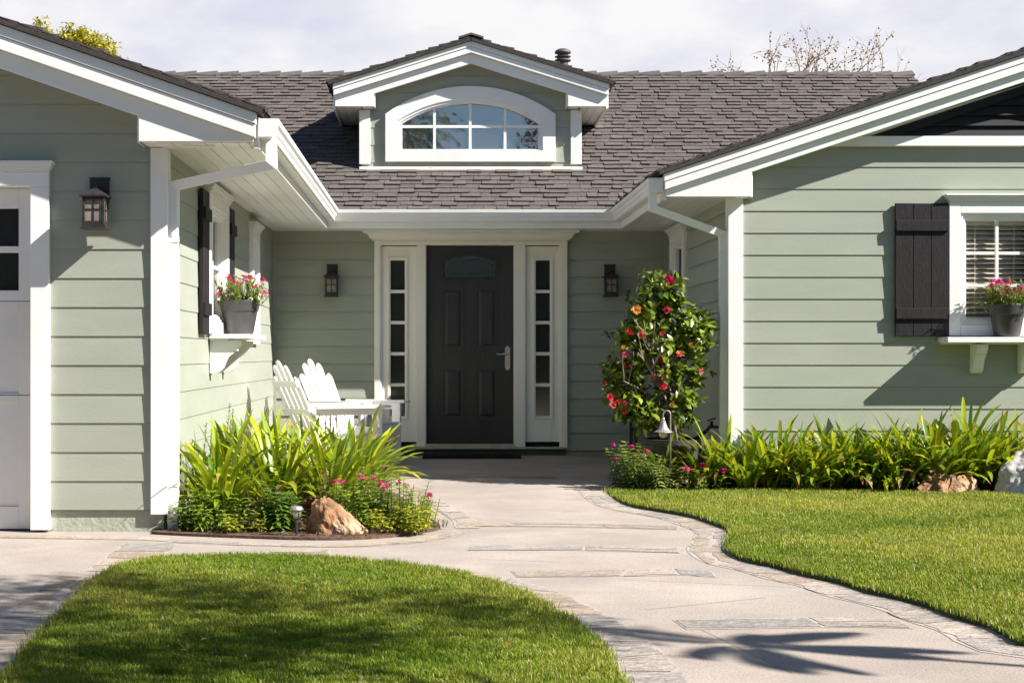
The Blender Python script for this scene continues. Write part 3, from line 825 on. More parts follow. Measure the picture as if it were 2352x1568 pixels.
for si, (za, zb2) in enumerate(secs):
    for k in range(nw):
        xa, xb = gx0 + k * pw, gx0 + (k + 1) * pw
        ia, ib = xa + 0.10, xb - 0.10
        ja, jb = za + (0.14 if si == 0 else 0.01), zb2 - (0.046 if si == 0 else 0.055)
        if si == 1: ja = za + 0.008
        if si == 2: ja, jb = za + 0.065, zb2 - 0.125
        mb.box(xa, ia, 0.06, 0.10, za, zb2); mb.box(ib, xb, 0.06, 0.10, za, zb2)
        mb.box(ia, ib, 0.06, 0.10, za, ja); mb.box(ia, ib, 0.06, 0.10, jb, zb2)
        if si < 2: mb.box(ia, ib, 0.075, 0.10, ja, jb)
        else:
            zm = (ja + jb) / 2; xm = (ia + ib) / 2
            mb.box(ia, ib, 0.063, 0.098, zm - 0.02, zm + 0.02); 
            mb.box(xm - 0.016, xm + 0.016, 0.063, 0.098, ja, zm - 0.02); mb.box(xm - 0.016, xm + 0.016, 0.063, 0.098, zm + 0.02, jb)
            pan.append((ia, ib, ja, jb))
gd = mb.build('garage_door', white, house, bevel=0.003)
for ia, ib, ja, jb in pan:
    mb = MB(FRONT_L); mb.box(ia - .004, ib + .004, 0.085, 0.090, ja - .004, jb + .004); mb.build('pane', glass_dark, gd)
mb = MB(FRONT_L); mb.box(gx0, gx1, 0.101, 0.14, 0.02, 2.14); mb.build('garage_dark', darkroom, house)

# ---------------------------------------------------------------- dormer
DM = frame((0, YD, 0), 0)
def d_top(x): return 3.905 - 0.06 + PD * (1.432 - abs(x - XAD))
AW0, AW1 = (885 - 1000) / 218.4, (1275 - 1000) / 218.4
def darch(e, zb_, n=28):
    x0, x1 = AW0 + e, AW1 - e
    pts = [(x0, zb_), (x1, zb_)]
    zs, zt = 1.1 + (815 - 264) / 218.4 , 1.1 + (815 - 200) / 218.4
    cx = (AW0 + AW1) / 2; hw = (AW1 - AW0) / 2
    # circle through the springing points and the crown of the outer edge
    h = zt - zs; rad = (hw * hw + h * h) / (2 * h); cz = zt - rad
    r2 = rad - e; hx = hw - e
    for k in range(n + 1):
        x = lerp(cx + hx, cx - hx, k / n); pts.append((x, cz + math.sqrt(max(0, r2 * r2 - (x - cx) ** 2))))
    return pts
zb0 = 1.1 + (815 - 373) / 218.4
def arch_z(x, e=0.178):
    pts = sorted(darch(e, 0)[2:])
    for (a, za), (b, zb_) in zip(pts, pts[1:]):
        if a <= x <= b: return lerp(za, zb_, (x - a) / (b - a))
    return 3.6
DHOLES = []
for k in range(24):
    a, b = lerp(AW0 + .11, AW1 - .11, k / 24), lerp(AW0 + .11, AW1 - .11, (k + 1) / 24)
    DHOLES.append((a, b, zb0 + .1, min(arch_z(a, .07), arch_z(b, .07))))
mb = MB(DM); lap(mb, -0.775, 1.51, 3.030, 4.4, DHOLES, d_top, start=2.938, exp=0.183)
mb.build('dormer_wall', sage, house, fix=False)
for sx, ang in ((-0.775, -90), (1.51, 90)):
    mb = MB(frame((sx, 0, 0), ang)); 
    if ang < 0: lap(mb, -18.3, -YD, 2.9, 3.70, start=2.938, exp=0.183)
    else: lap(mb, YD, 18.3, 2.9, 3.70, start=2.938, exp=0.183)
    mb.build('dormer_wall', sage, house, fix=False)
for xa, xb, xc, xd in ((-0.80, -0.685, -0.80, -0.777), (1.42, 1.535, 1.512, 1.535)):
    mb = MB(); mb.box(xa, xb, YD - 0.04, YD - 0.005, 3.10, 3.67); mb.box(xc, xd, YD - 0.005, YD + 0.1, 3.12, 3.67)
    mb.build('dormer_corner_board', white, house, bevel=0.003)
mb = MB(); mb.box(-0.80, 1.54, YD - 0.055, YD - 0.02, 2.995, 3.072); mb.build('dormer_flashing', cream, house, bevel=0.004)
mb = MB(DM)
mb.ring_xz(darch(0, zb0), darch(0.135, zb0 + 0.115), -0.06, 0.01)
dw = mb.build('dormer_window', white, house, bevel=0.003)
mb = MB(DM)
mb.ring_xz(darch(0.135, zb0 + 0.115), darch(0.16, zb0 + 0.125), -0.045, 0.03); mb.ring_xz(darch(0.16, zb0 + 0.125), darch(0.178, zb0 + 0.134), -0.03, 0.03)
mb.build('sash', white, dw)
gl_ = darch(0.178, zb0 + 0.134)
mb = MB(DM); mb.xz(gl_, 0.018, 0.022); mb.build('pane', glass_sky, dw)
mb = MB(DM)
for px in (998, 1080, 1160):
    x = (px - 1000) / 218.4; mb.box(x - .014, x + .014, -0.004, 0.017, zb0 + .134, arch_z(x) - .002)
zm = 1.1 + (815 - 291) / 218.4
mb.box(AW0 + .178, AW1 - .178, -0.002, 0.0165, zm - .014, zm + .014)
mb.build('muntin', white, dw)
mb = MB(); mb.box(-0.70, 1.44, YD + 0.06, YD + 0.9, 3.0, 3.9); mb.build('dormer_interior', darkroom, house)
gable(XAD + 1.432, XAD, 3.905, PD, GD, YD, 0.056, 0.062, 0.106, 0.425, 3.679)
# dormer eaves: fascia, soffit boards running back to the roof
for sg in (-1, 1):
    mb = MB()
    xe, xw = XAD + sg * 1.42, XAD + sg * 1.14
    mb.box(xe - 0.012, xe + 0.012, GD + 0.026, 18.2, 3.66, 3.85)
    for k in range(3):
        a, b = lerp(xw, xe - sg * 0.013, k / 3), lerp(xw, xe - sg * 0.013, (k + 1) / 3)
        mb.box(min(a, b) + .003, max(a, b) - .003, GD + 0.026, 18.0, 3.682, 3.70)
    mb.box(min(xw, xe), max(xw, xe), GD + 0.03, 18.0, 3.69, 3.71)
    mb.build('dormer_eave', white, house)
c = math.hypot(1, PD); mb = MB()
for sg in (-1, 1):
    e = XAD + sg * (1.432 + 0.05)
    shingles(mb, (e, 0, 3.905 - 0.05 * PD + 0.032), (0, 1, 0), (-sg / c, 0, PD / c), (sg * PD / c, 0, 1 / c), GD - 0.08, 19.3, 1.482 * c, exp=0.125)
ridge_caps(mb, (XAD, GD - 0.09, 4.349 + 0.032), (XAD, 19.2, 4.349 + 0.032), PD)
mb.build('dormer_roof', roofm, house)
# metal step flashing where the dormer meets the roof
mb = MB()
for k in range(5):
    for x in (-0.80, 1.50): mb.box(x, x + 0.05, YD + 0.02 + k * .2, YD + 0.16 + k * .2, ZM + PM * (YD + k * .2 - YE) + 0.02, ZM + PM * (YD + k * .2 - YE) + 0.13)
mb.build('step_flashing', ventpipe, house)
# roof vent pipe
mb = MB()
b = (1.545, 19.0, 0)
mb.lathe([(0.17, 4.33), (0.16, 4.37), (0.075, 4.42), (0.066, 4.45), (0.066, 4.655), (0.066, 4.66)], b, 24)
mb.lathe([(0.094, 4.655), (0.100, 4.662), (0.098, 4.672), (0.07, 4.68), (0.07, 4.70), (0.096, 4.705), (0.098, 4.714), (0.066, 4.72), (0.066, 4.745), (0.098, 4.752), (0.100, 4.762), (0.088, 4.785), (0.055, 4.803), (0.0, 4.812)], b, 24)
mb.build('roof_vent', ventpipe, house, smooth=False)

# ---------------------------------------------------------------- wall lanterns
def lantern(loc):
    t = thing('wall_lantern', 'dark bronze wall lantern', 'lantern', loc)
    mb = MB(); mb.box(-.072, .072, -.012, 0.0, -.02, .155); mb.box(-.078, .078, -.008, 0.0, .148, .160); mb.box(-.060, .060, -.018, -.012, -.005, .135)
    mb.build('back_plate', bronze, t, bevel=.002, local=True)
    mb = MB(); mb.tube([(0, -.012, .06), (0, -.06, .085), (0, -.10, .075), (0, -.12, .055)], .010, 8); mb.box(-.02, .02, -.15, -.02, .0, .014)
    mb.build('arm', bronze, t, local=True)
    cy = -.145
    mb = MB(); w = .070; z0, z1 = -.205, .0
    for sx in (-1, 1):
        for sy in (-1, 1): mb.box(sx * w - .009, sx * w + .009, cy + sy * w - .009, cy + sy * w + .009, z0, z1)
    for sy in (-1, 1):
        mb.box(-w, w, cy + sy * w - .006, cy + sy * w + .006, z0, z0 + .03); mb.box(-w, w, cy + sy * w - .006, cy + sy * w + .006, z1 - .022, z1)
        mb.box(-.005, .005, cy + sy * w - .005, cy + sy * w + .005, z0, z1); mb.box(-w, w, cy + sy * w - .005, cy + sy * w + .005, -.096, -.086)
    for sx in (-1, 1):
        mb.box(sx * w - .006, sx * w + .006, cy - w, cy + w, z0, z0 + .03); mb.box(sx * w - .006, sx * w + .006, cy - w, cy + w, z1 - .022, z1)
        mb.box(sx * w - .005, sx * w + .005, cy - .005, cy + .005, z0, z1); mb.box(sx * w - .005, sx * w + .005, cy - w, cy + w, -.096, -.086)
    mb.box(-.084, .084, cy - .084, cy + .084, z0 - .012, z0); mb.box(-.092, .092, cy - .092, cy + .092, z0 - .024, z0 - .012)
    mb.build('cage', bronze, t, bevel=.0015, local=True)
    mb = MB(); a = [(-.097, cy - .097, .0), (.097, cy - .097, .0), (.097, cy + .097, .0), (-.097, cy + .097, .0)]
    mb.box(-.097, .097, cy - .097, cy + .097, .0, .012)
    A = [mb.vert((x, y, .012)) for x, y, z in a]; B = [mb.vert((x * .16, cy + (y - cy) * .16, .066)) for x, y, z in a]
    mb.face(B)
    for k in range(4): mb.face((A[k], A[(k + 1) % 4], B[(k + 1) % 4], B[k]))
    mb.lathe([(.016, .064), (.012, .072), (.016, .080), (.010, .090), (0, .094)], (0, cy, 0), 10)
    mb.build('roof', bronze, t, local=True)
    mb = MB(); g = w - .001
    for sy in (-1, 1): mb.box(-g, g, cy + sy * (w - .002) - .001, cy + sy * (w - .002) + .001, z0 + .028, z1 - .02)
    for sx in (-1, 1): mb.box(sx * (w - .002) - .001, sx * (w - .002) + .001, cy - g, cy + g, z0 + .028, z1 - .02)
    mb.build('glass', lampglass, t, local=True)
    return t
L0 = lantern((-2.085, YL - 0.016, 2.065))
L0.scale = (.85, .85, .85)
L0['label'] = 'sunlit dark bronze lantern with four pane glass on the wall beside the garage door'
Ls = []
for (x, lab) in ((-1.07, 'shaded bronze lantern on the entry wall above the white chairs'), (1.81, 'shaded bronze lantern on the entry wall above the camellia shrub')):
    c_ = copy_tree(L0); c_.location = (x, YB - 0.016, 1.90); c_.scale = (.80, .80, .88); c_['label'] = lab; c_['group'] = 'bronze wall lanterns'
L0['group'] = 'bronze wall lanterns'
# ---------------------------------------------------------------- ground, path, lawns, beds
def G(px, py):
    """point on the level ground under a picture point (used once, to lay out the outlines)"""
    k = 1.1 / (py - 815.0); return ((px - 1000) * k, FPX * k)
def struct(o): o['kind'] = 'structure'; return o
mb = MB(); mb.poly([(-220, -160, -0.06), (220, -160, -0.06), (220, 260, -0.06), (-220, 260, -0.06)])
struct(mb.build('ground', gravelm))
mb = MB()
ys = [3.6, 5, 7, 9, 10.8] + [10.8 + 0.4 * k for k in range(1, 13)] + [16.45]
ys = sorted(ys + [6.43, 7.90, 8.92, 10.10, 13.60])
tone = {}
prng = random.Random(9)
for a, b in zip(ys, ys[1:]):
    k = sum(a + .01 > c for c in (6.43, 7.90, 8.92, 10.10, 13.60))
    if k not in tone: g = prng.uniform(.93, 1.07); tone[k] = (g * prng.uniform(.985, 1.015), g, g * prng.uniform(.98, 1.02))
    mb.poly([(-6.5, a, gz(a)), (3.2, a, gz(a)), (3.2, b, gz(b)), (-6.5, b, gz(b))], tone[k])
struct(mb.build('path', concrete))

def catmull(pts, n=5):
    out = []
    for k in range(len(pts) - 1):
        p0, p1, p2, p3 = [np.array(pts[max(0, min(len(pts) - 1, k + d))]) for d in (-1, 0, 1, 2)]
        for i in range(n):
            t = i / n
            out.append(tuple(0.5 * (2 * p1 + (p2 - p0) * t + (2 * p0 - 5 * p1 + 4 * p2 - p3) * t * t + (3 * p1 - p0 - 3 * p2 + p3) * t ** 3)))
    out.append(tuple(pts[-1])); return out
edgeL = [G(*p) for p in ((25, 1566), (60, 1510), (130, 1440), (180, 1385), (230, 1340), (280, 1310), (350, 1297), (420, 1291), (540, 1287), (680, 1289), (800, 1297),
        (900, 1305), (1000, 1320), (1080, 1337), (1160, 1362), (1230, 1392), (1280, 1422), (1330, 1457), (1370, 1492), (1400, 1532), (1412, 1566))]
edgeL = [(edgeL[0][0] + 0.02, 3.0), (edgeL[0][0], 4.2)] + edgeL + [(0.62, 4.6), (0.55, 3.8), (0.3, 3.0)]
edgeL = catmull(edgeL, 4)
edgeR = [G(*p) for p in ((1391, 1132), (1410, 1146), (1448, 1164), (1526, 1178), (1591, 1190), (1636, 1205), (1674, 1220), (1678, 1240), (1668, 1264), (1706, 1289), (1776, 1304), (1846, 1324),
        (1926, 1341), (1996, 1364), (2066, 1379), (2141, 1400), (2181, 1418), (2266, 1443), (2321, 1470), (2352, 1486))]
edgeR = edgeR + [(2.45, 5.7), (2.6, 5.0), (2.8, 4.2), (2.9, 3.0)]
edgeR = catmull(edgeR, 4)
backR = [(9.5, 3.0), (9.5, 12.0), (6.0, 12.05), (4.8, 12.15), (4.0, 12.30), (3.2, 12.40), (2.4, 12.50), (1.8, 12.55)]
LAWN_L = [(x, y) for x, y in edgeL]
LAWN_R = [(x, y) for x, y in edgeR] + backR
def inside(poly, P):
    P = np.asarray(P); x, y = P[:, 0], P[:, 1]; r = np.zeros(len(P), bool)
    n = len(poly)
    for k in range(n):
        (x0, y0), (x1, y1) = poly[k], poly[(k + 1) % n]
        if y0 == y1: continue
        c = ((y0 > y) != (y1 > y)) & (x < (x1 - x0) * (y - y0) / (y1 - y0) + x0)
        r ^= c
    return r
def seg_dist(poly, P):
    d = np.full(len(P), 9.0)
    for (x0, y0), (x1, y1) in zip(poly, poly[1:]):
        vx, vy = x1 - x0, y1 - y0; l2 = vx * vx + vy * vy + 1e-12
        t = np.clip(((P[:, 0] - x0) * vx + (P[:, 1] - y0) * vy) / l2, 0, 1)
        d = np.minimum(d, np.hypot(P[:, 0] - x0 - t * vx, P[:, 1] - y0 - t * vy))
    return d
def slab(name, poly, z, m, z0=-0.03, col=(1, 1, 1)):
    mb = MB(); mb.prism([(x, y, z0) for x, y in poly], (0, 0, z - z0), col); return struct(mb.build(name, m))
LZ = 0.028
slab('lawn', LAWN_L, LZ, turf); slab('lawn', LAWN_R, LZ, turf)

# planting beds, a low mound of bark soil
bedL = [(XL - 0.05, 9.62)] + [G(*p) for p in ((430, 1231), (560, 1236), (680, 1240), (800, 1240), (900, 1234), (980, 1223), (1012, 1213))] + [G(*p) for p in ((985, 1192), (945, 1165), (915, 1140))] + \
       [(-0.42, 12.9), (-0.62, 13.35), (-1.1, 13.45), (XL - 0.05, 13.5)]
bedL = catmull(bedL, 3)
bedR = [(1.455, 12.62)] + backR[:1:-1] + [(6.0, 12.9), (2.45, 12.95), (2.45, 13.55), (1.78, 13.62), (1.60, 13.25), (1.47, 12.9)]
def bed(name, poly):
    rr = random.Random(3); mb = MB()
    n = 14; cx = sum(p[0] for p in poly) / len(poly); cy = sum(p[1] for p in poly) / len(poly)
    slab_ = [(x, y) for x, y in poly]
    mb.prism([(x, y, -0.03) for x, y in slab_], (0, 0, 0.047), (1, 1, 1))
    o = struct(mb.build(name, soil))
    # loose chips of bark lying on the soil
    xs = [p[0] for p in poly]; ys_ = [p[1] for p in poly]
    N = int((max(xs) - min(xs)) * (max(ys_) - min(ys_)) * 700)
    nr = np.random.RandomState(4); P = np.c_[nr.uniform(min(xs), max(xs), N), nr.uniform(min(ys_), max(ys_), N)]
    P = P[inside(poly, P)]; P = P[seg_dist(poly + poly[:1], P) > 0.015]
    cb = MB()
    for x, y in P:
        s = rr.uniform(.008, .022); a = rr.uniform(0, 6.3); zz = .019 + rr.uniform(0, .010); c = rr.uniform(.6, 2.2)
        dx, dy = math.cos(a) * s, math.sin(a) * s; tz = rr.uniform(-.006, .006)
        cb.poly([(x - dx, y - dy, zz - tz), (x + dy * .4, y - dx * .4, zz + .004), (x + dx, y + dy, zz + tz), (x - dy * .4, y + dx * .4, zz + .004)], (c, c * rr.uniform(.8, 1), c * rr.uniform(.6, .9)))
    b = cb.build('bark_chips', soil, fix=False); tag(b, None, None, None, 'stuff')
    b['label'] = 'reddish brown bark chips on the soil of the %s' % ('bed below the side window' if cx < 0 else 'bed beside the lawn and boulders'); b['category'] = 'bark mulch'
bed('flower_bed', bedL); bed('flower_bed', bedR)

# flagstone bands let into the concrete
frng = random.Random(21)
tones = [(1.0, .98, .96), (1.06, 1.03, .98), (.95, .95, .96), (.86, .88, .90), (1.06, .99, .90), (1.03, .93, .80), (.98, .88, .77), (1.1, 1.08, 1.05), (.93, .91, .88), (1.0, .96, .91)]
stones, joints = MB(), MB()
def band(line, wl, wr, lmin=0.20, lmax=0.50, z=0.0034):
    """stones along a line; wl / wr: how far to the left / right of it"""
    pts = [Vector((*p, 0)) for p in line]
    L = [0.0]
    for a, b in zip(pts, pts[1:]): L.append(L[-1] + (b - a).length)
    def at(s):
        s = max(0, min(L[-1], s))
        for k in range(len(pts) - 1):
            if s <= L[k + 1]: 
                t = (s - L[k]) / max(1e-9, L[k + 1] - L[k]); p = pts[k].lerp(pts[k + 1], t)
                a = pts[max(0, k - 1)]; b = pts[min(len(pts) - 1, k + 2)]; d = (b - a).normalized()
                return p, Vector((-d.y, d.x, 0))
        return pts[-1], Vector((0, 1, 0))
    n = max(2, int(L[-1] / 0.08))
    for k in range(n):
        (p, a), (q, b) = at(L[-1] * k / n), at(L[-1] * (k + 1) / n)
        v = [p + a * wl, q + b * wl, q - b * wr, p - a * wr]
        joints.poly([(w.x, w.y, gz(w.y) + 0.0018) for w in v])
    s = 0.0
    sk = 0.0
    while s < L[-1] - 0.05:
        l = frng.uniform(lmin, lmax)
        if L[-1] - s - l < 0.15: l = L[-1] - s
        e = s + l; sk2 = frng.uniform(-.09, .09) if e < L[-1] - .02 else 0.0
        def rowq(f0, f1, j):
            lo, hi = [], []
            m = 4
            g = 0.009
            for i in range(m + 1):
                t = i / m
                sa = lerp(s + sk * 0.5 + g, e + sk2 * .5 - g, t); sb = lerp(s - sk * .5 + g, e - sk2 * .5 - g, t)
                (p, a), (q, b) = at(sa), at(sb)
                wj = 0.028
                lo.append(p + a * (lerp(wl, -wr, f0) - g * .6 + frng.uniform(-wj, wj * .3))); hi.append(q + b * (lerp(wl, -wr, f1) + g * .6 + frng.uniform(-wj * .3, wj)))
            out = lo + hi[::-1]
            c = frng.choice(tones); g2 = frng.uniform(.9, 1.08); c = tuple(x * g2 for x in c)
            zz = z + frng.uniform(0, .0006)
            stones.poly([(w.x, w.y, gz(w.y) + zz) for w in out], c)
        if frng.random() < 0.35 and l > .3 and (wl + wr) > .2:
            f = frng.uniform(.4, .6); rowq(0, f, 0); rowq(f, 1, 0)
        else: rowq(0, 1, 0)
        s = e; sk = sk2
sub = lambda e, a, b: [p for p in e if a <= p[1] <= b]
i0 = max(range(len(edgeL)), key=lambda k: edgeL[k][1])
eL1, eL2 = edgeL[4:i0 - 14], edgeL[i0 + 14:-6]
band(eL1, 0.27, 0.0)                       # left side of the front lawn
band(eL2, 0.24, 0.0)                       # its right side
band(edgeR[:-8], 0.0, 0.22)                # along the right lawn
band([G(*p) for p in ((405, 1240), (560, 1246), (700, 1250), (820, 1250), (920, 1243), (1000, 1230), (1045, 1216))], 0.01, 0.13)
band([G(*p) for p in ((-60, 1228), (120, 1231), (260, 1233), (400, 1237))], 0.02, 0.13, .3, .7)
band([G(*p) for p in ((1045, 1214), (1040, 1196), (1000, 1170), (960, 1146), (930, 1128))], 0.0, 0.16)
band([G(*p) for p in ((760, 1262), (758, 1288))], 0.0, 0.34, .12, .2)
band([G(*p) for p in ((330, 1248), (250, 1312))], 0.20, 0.12, .2, .4)
for q in (((1060, 1204), (1250, 1205), (1420, 1208), (1560, 1212)), ((1075, 1258), (1300, 1257), (1560, 1264)), ((1180, 1318), (1400, 1316), (1560, 1313), (1640, 1318)),
          ((1560, 1434), (1760, 1431), (1960, 1428), (2080, 1432)), ((900, 1106), (1100, 1105), (1280, 1106))):
    band([G(*p) for p in q], 0.12, 0.12, .25, .7)
struct(joints.build('path_joint', mortar, fix=False)); struct(stones.build('flagstone_edging', stone, fix=False))
# fine saw-cut and crack lines in the concrete
mb = MB()
for q in (((1430, 1330), (1900, 1352)), ((1820, 1545), (1600, 1440)), ((420, 1270), (640, 1262)), ((1290, 1290), (1100, 1284)), ((1480, 1400), (1760, 1372)), ((1100, 1150), (1330, 1148))):
    a, b = G(*q[0]), G(*q[1]); d = Vector((b[0] - a[0], b[1] - a[1])).normalized(); n_ = Vector((-d.y, d.x)) * .0025
    mb.poly([(a[0] + n_.x, a[1] + n_.y, gz(a[1]) + .0014), (b[0] + n_.x, b[1] + n_.y, gz(b[1]) + .0014), (b[0] - n_.x, b[1] - n_.y, gz(b[1]) + .0014), (a[0] - n_.x, a[1] - n_.y, gz(a[1]) + .0014)])
struct(mb.build('path_crack', mat('crack', (.33, .28, .23), .9)))

# ---------------------------------------------------------------- lawn grass
def grass(name, P, h, w, seed, label, tint=1.0, edge=None):
    r = np.random.RandomState(seed); n = len(P)
    x, y = P[:, 0], P[:, 1]
    pat = np.sin(x * 2.3 + 1.3 * np.sin(y * 1.7)) + np.sin(y * 2.9 + 1.1 * np.sin(x * 2.1 + 2)) + .7 * np.sin(x * 6.1 + y * 4.3) + .6 * np.sin(7.7 * y - 5.1 * x)
    pat = pat / 3.3 + .5 * np.sin(x * .9 + 1.5 * np.sin(y * .8 + 1)) * np.sin(y * 1.1 + 2)
    hh = h * r.uniform(.45, 1.25, n) * (1 + .18 * pat)
    if edge is not None: hh = hh * np.where(edge < .10, 1.15, 1.0)
    ww = w * r.uniform(.7, 1.3, n)
    hh *= np.where(np.sin(x * 13 + 2 * np.sin(y * 9)) + np.sin(y * 15 + 2 * np.sin(x * 8)) > 1.2, .62, 1.0)
    a = r.uniform(0, 2 * np.pi, n); lean = r.uniform(.05, .75, n) * hh; la = r.uniform(0, 2 * np.pi, n)
    dx, dy = np.cos(a) * ww / 2, np.sin(a) * ww / 2
    lx, ly = np.cos(la) * lean, np.sin(la) * lean
    z0 = np.full(n, LZ - .004)
    V = np.empty((n, 5, 3))
    V[:, 0] = np.c_[x - dx, y - dy, z0]; V[:, 1] = np.c_[x + dx, y + dy, z0]
    V[:, 2] = np.c_[x + dx * .8 + lx * .35, y + dy * .8 + ly * .35, z0 + hh * .6]; V[:, 3] = np.c_[x - dx * .8 + lx * .35, y - dy * .8 + ly * .35, z0 + hh * .6]
    V[:, 4] = np.c_[x + lx, y + ly, z0 + hh * .95]
    cen = np.array([x.mean(), y.mean(), LZ])
    V = V.reshape(-1, 3) - cen
    base = np.arange(n)[:, None] * 5
    loops = np.concatenate([base + np.array([[0, 1, 2, 3]]), base + np.array([[3, 2, 4]])], axis=1).ravel()
    me = bpy.data.meshes.new(name)
    me.vertices.add(n * 5); me.vertices.foreach_set('co', V.ravel())
    me.loops.add(len(loops)); me.loops.foreach_set('vertex_index', loops.astype(np.int32))
    me.polygons.add(n * 2)
    st = (np.arange(n)[:, None] * 7 + np.array([[0, 4]])).ravel(); me.polygons.foreach_set('loop_start', st.astype(np.int32))
    me.update(calc_edges=True)
    dry = np.clip(r.normal(.38, .30, n) + .40 * pat, 0, 1)[:, None]
    straw = (r.uniform(0, 1, n) < .10 + .08 * pat)[:, None]
    c = np.array([[.135, .22, .011]]) * (1 - dry) + np.array([[.40, .40, .040]]) * dry
    c = np.where(straw, np.array([[.55, .46, .20]]), c) * r.uniform(.75, 1.25, (n, 1)) * tint
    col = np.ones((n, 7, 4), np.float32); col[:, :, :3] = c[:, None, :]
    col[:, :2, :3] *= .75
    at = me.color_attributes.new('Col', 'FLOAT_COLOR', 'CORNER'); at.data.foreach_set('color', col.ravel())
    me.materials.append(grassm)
    o = bpy.data.objects.new(name, me); o.location = cen; C.objects.link(o)
    tag(o, label, 'grass', None, 'stuff')
def scatter(poly, n, seed, keep=None, x=(-3, 10), y=(3, 13)):
    r = np.random.RandomState(seed); P = np.c_[r.uniform(*x, n), r.uniform(*y, n)]
    P = P[inside(poly, P)]
    # keep to what the neighbourhood of the view can see, thinning with distance
    return P
def ragged(P, edge, seed):
    r = np.random.RandomState(seed); e = seg_dist(edge, P) < .07
    P = P.copy(); P[e] += r.normal(0, .018, (e.sum(), 2)); return P
def by_dist(P, d0, seed):
    r = np.random.RandomState(seed); return P[r.uniform(0, 1, len(P)) < np.clip((d0 / P[:, 1]) ** 1.3, 0, 1)]
P = scatter(LAWN_L, 700000, 1, x=(-1.9, 1.3), y=(4.6, 9.4)); P = by_dist(P, 6.0, 9)
P = ragged(P, edgeL, 4); e = seg_dist(edgeL, P)
grass('lawn_grass', P, .030, .0036, 2, 'short green grass of the rounded lawn with dappled shade', edge=e)
P = scatter(LAWN_R, 1500000, 3, x=(0.9, 7.8), y=(5.0, 12.7)); P = P[P[:, 0] < .54 * P[:, 1] + .9]; P = by_dist(P, 6.2, 8)
P = ragged(P, edgeR, 4); e = seg_dist(edgeR, P)
grass('lawn_grass', P, .028, .0042, 5, 'bright green grass of the lawn right of the path', tint=1.05, edge=e)
# taller clover-like fringe hanging over the near edge of the right lawn
r_ = np.random.RandomState(12)
ei = [p for p in edgeR if 5.2 < p[1] < 9.3]
fr = []
for k in range(26000):
    j = r_.randint(0, len(ei) - 1); t = r_.uniform(); q = (lerp(ei[j][0], ei[j + 1][0], t), lerp(ei[j][1], ei[j + 1][1], t)); d = abs(r_.normal(0, .055))
    fr.append((q[0] + d * .9 - .012, q[1] + d * .45))
fr = np.array(fr)
mb = MB(); q = random.Random(6)
for x, y in fr[:12000]:
    s = q.uniform(.007, .016); a = q.uniform(0, 6.3); z = LZ + q.uniform(-.03, .042); t = q.uniform(-.9, .9); g = q.uniform(.5, 1.5); y = q.random() ** 2
    c = (lerp(.10, .34, y) * g, lerp(.165, .33, y) * g, .018 * g)
    dx, dy = math.cos(a) * s, math.sin(a) * s
    mb.poly([(x - dx, y - dy, z - t * s), (x + dy * .6, y - dx * .6, z), (x + dx, y + dy, z + t * s), (x - dy * .6, y + dx * .6, z)], c)
o = mb.build('ground_cover', leafs, fix=False); tag(o, 'small leaved clover fringe hanging over the right lawn edge', 'ground cover', None, 'stuff')
# ---------------------------------------------------------------- leaves and plants
def leaf(mb, p, d, n, L, w, col, fold=.25, droop=.25, seg=2):
    """a pointed leaf from p along d; n roughly its upper side"""
    d = d.normalized(); s = d.cross(n)
    s = s.normalized() if s.length > 1e-5 else d.orthogonal().normalized()
    n = s.cross(d).normalized()
    prof = [(0.0, .12), (.32, .92), (.62, .85), (1.0, .04)] if seg == 3 else [(0.0, .15), (.45, 1.0), (1.0, .04)]
    prev = None
    for t, k in prof:
        c = p + d * (L * t) - n * (droop * L * t * t)
        row = (mb.vert(c - s * (w * k / 2) + n * (fold * w * k / 2)), mb.vert(c), mb.vert(c + s * (w * k / 2) + n * (fold * w * k / 2)))
        if prev:
            mb.face((prev[0], prev[1], row[1], row[0]), col); mb.face((prev[1], prev[2], row[2], row[1]), col)
        prev = row
def rv(q): 
    while True:
        v = Vector((q.uniform(-1, 1), q.uniform(-1, 1), q.uniform(-1, 1)))
        if .05 < v.length < 1: return v.normalized()
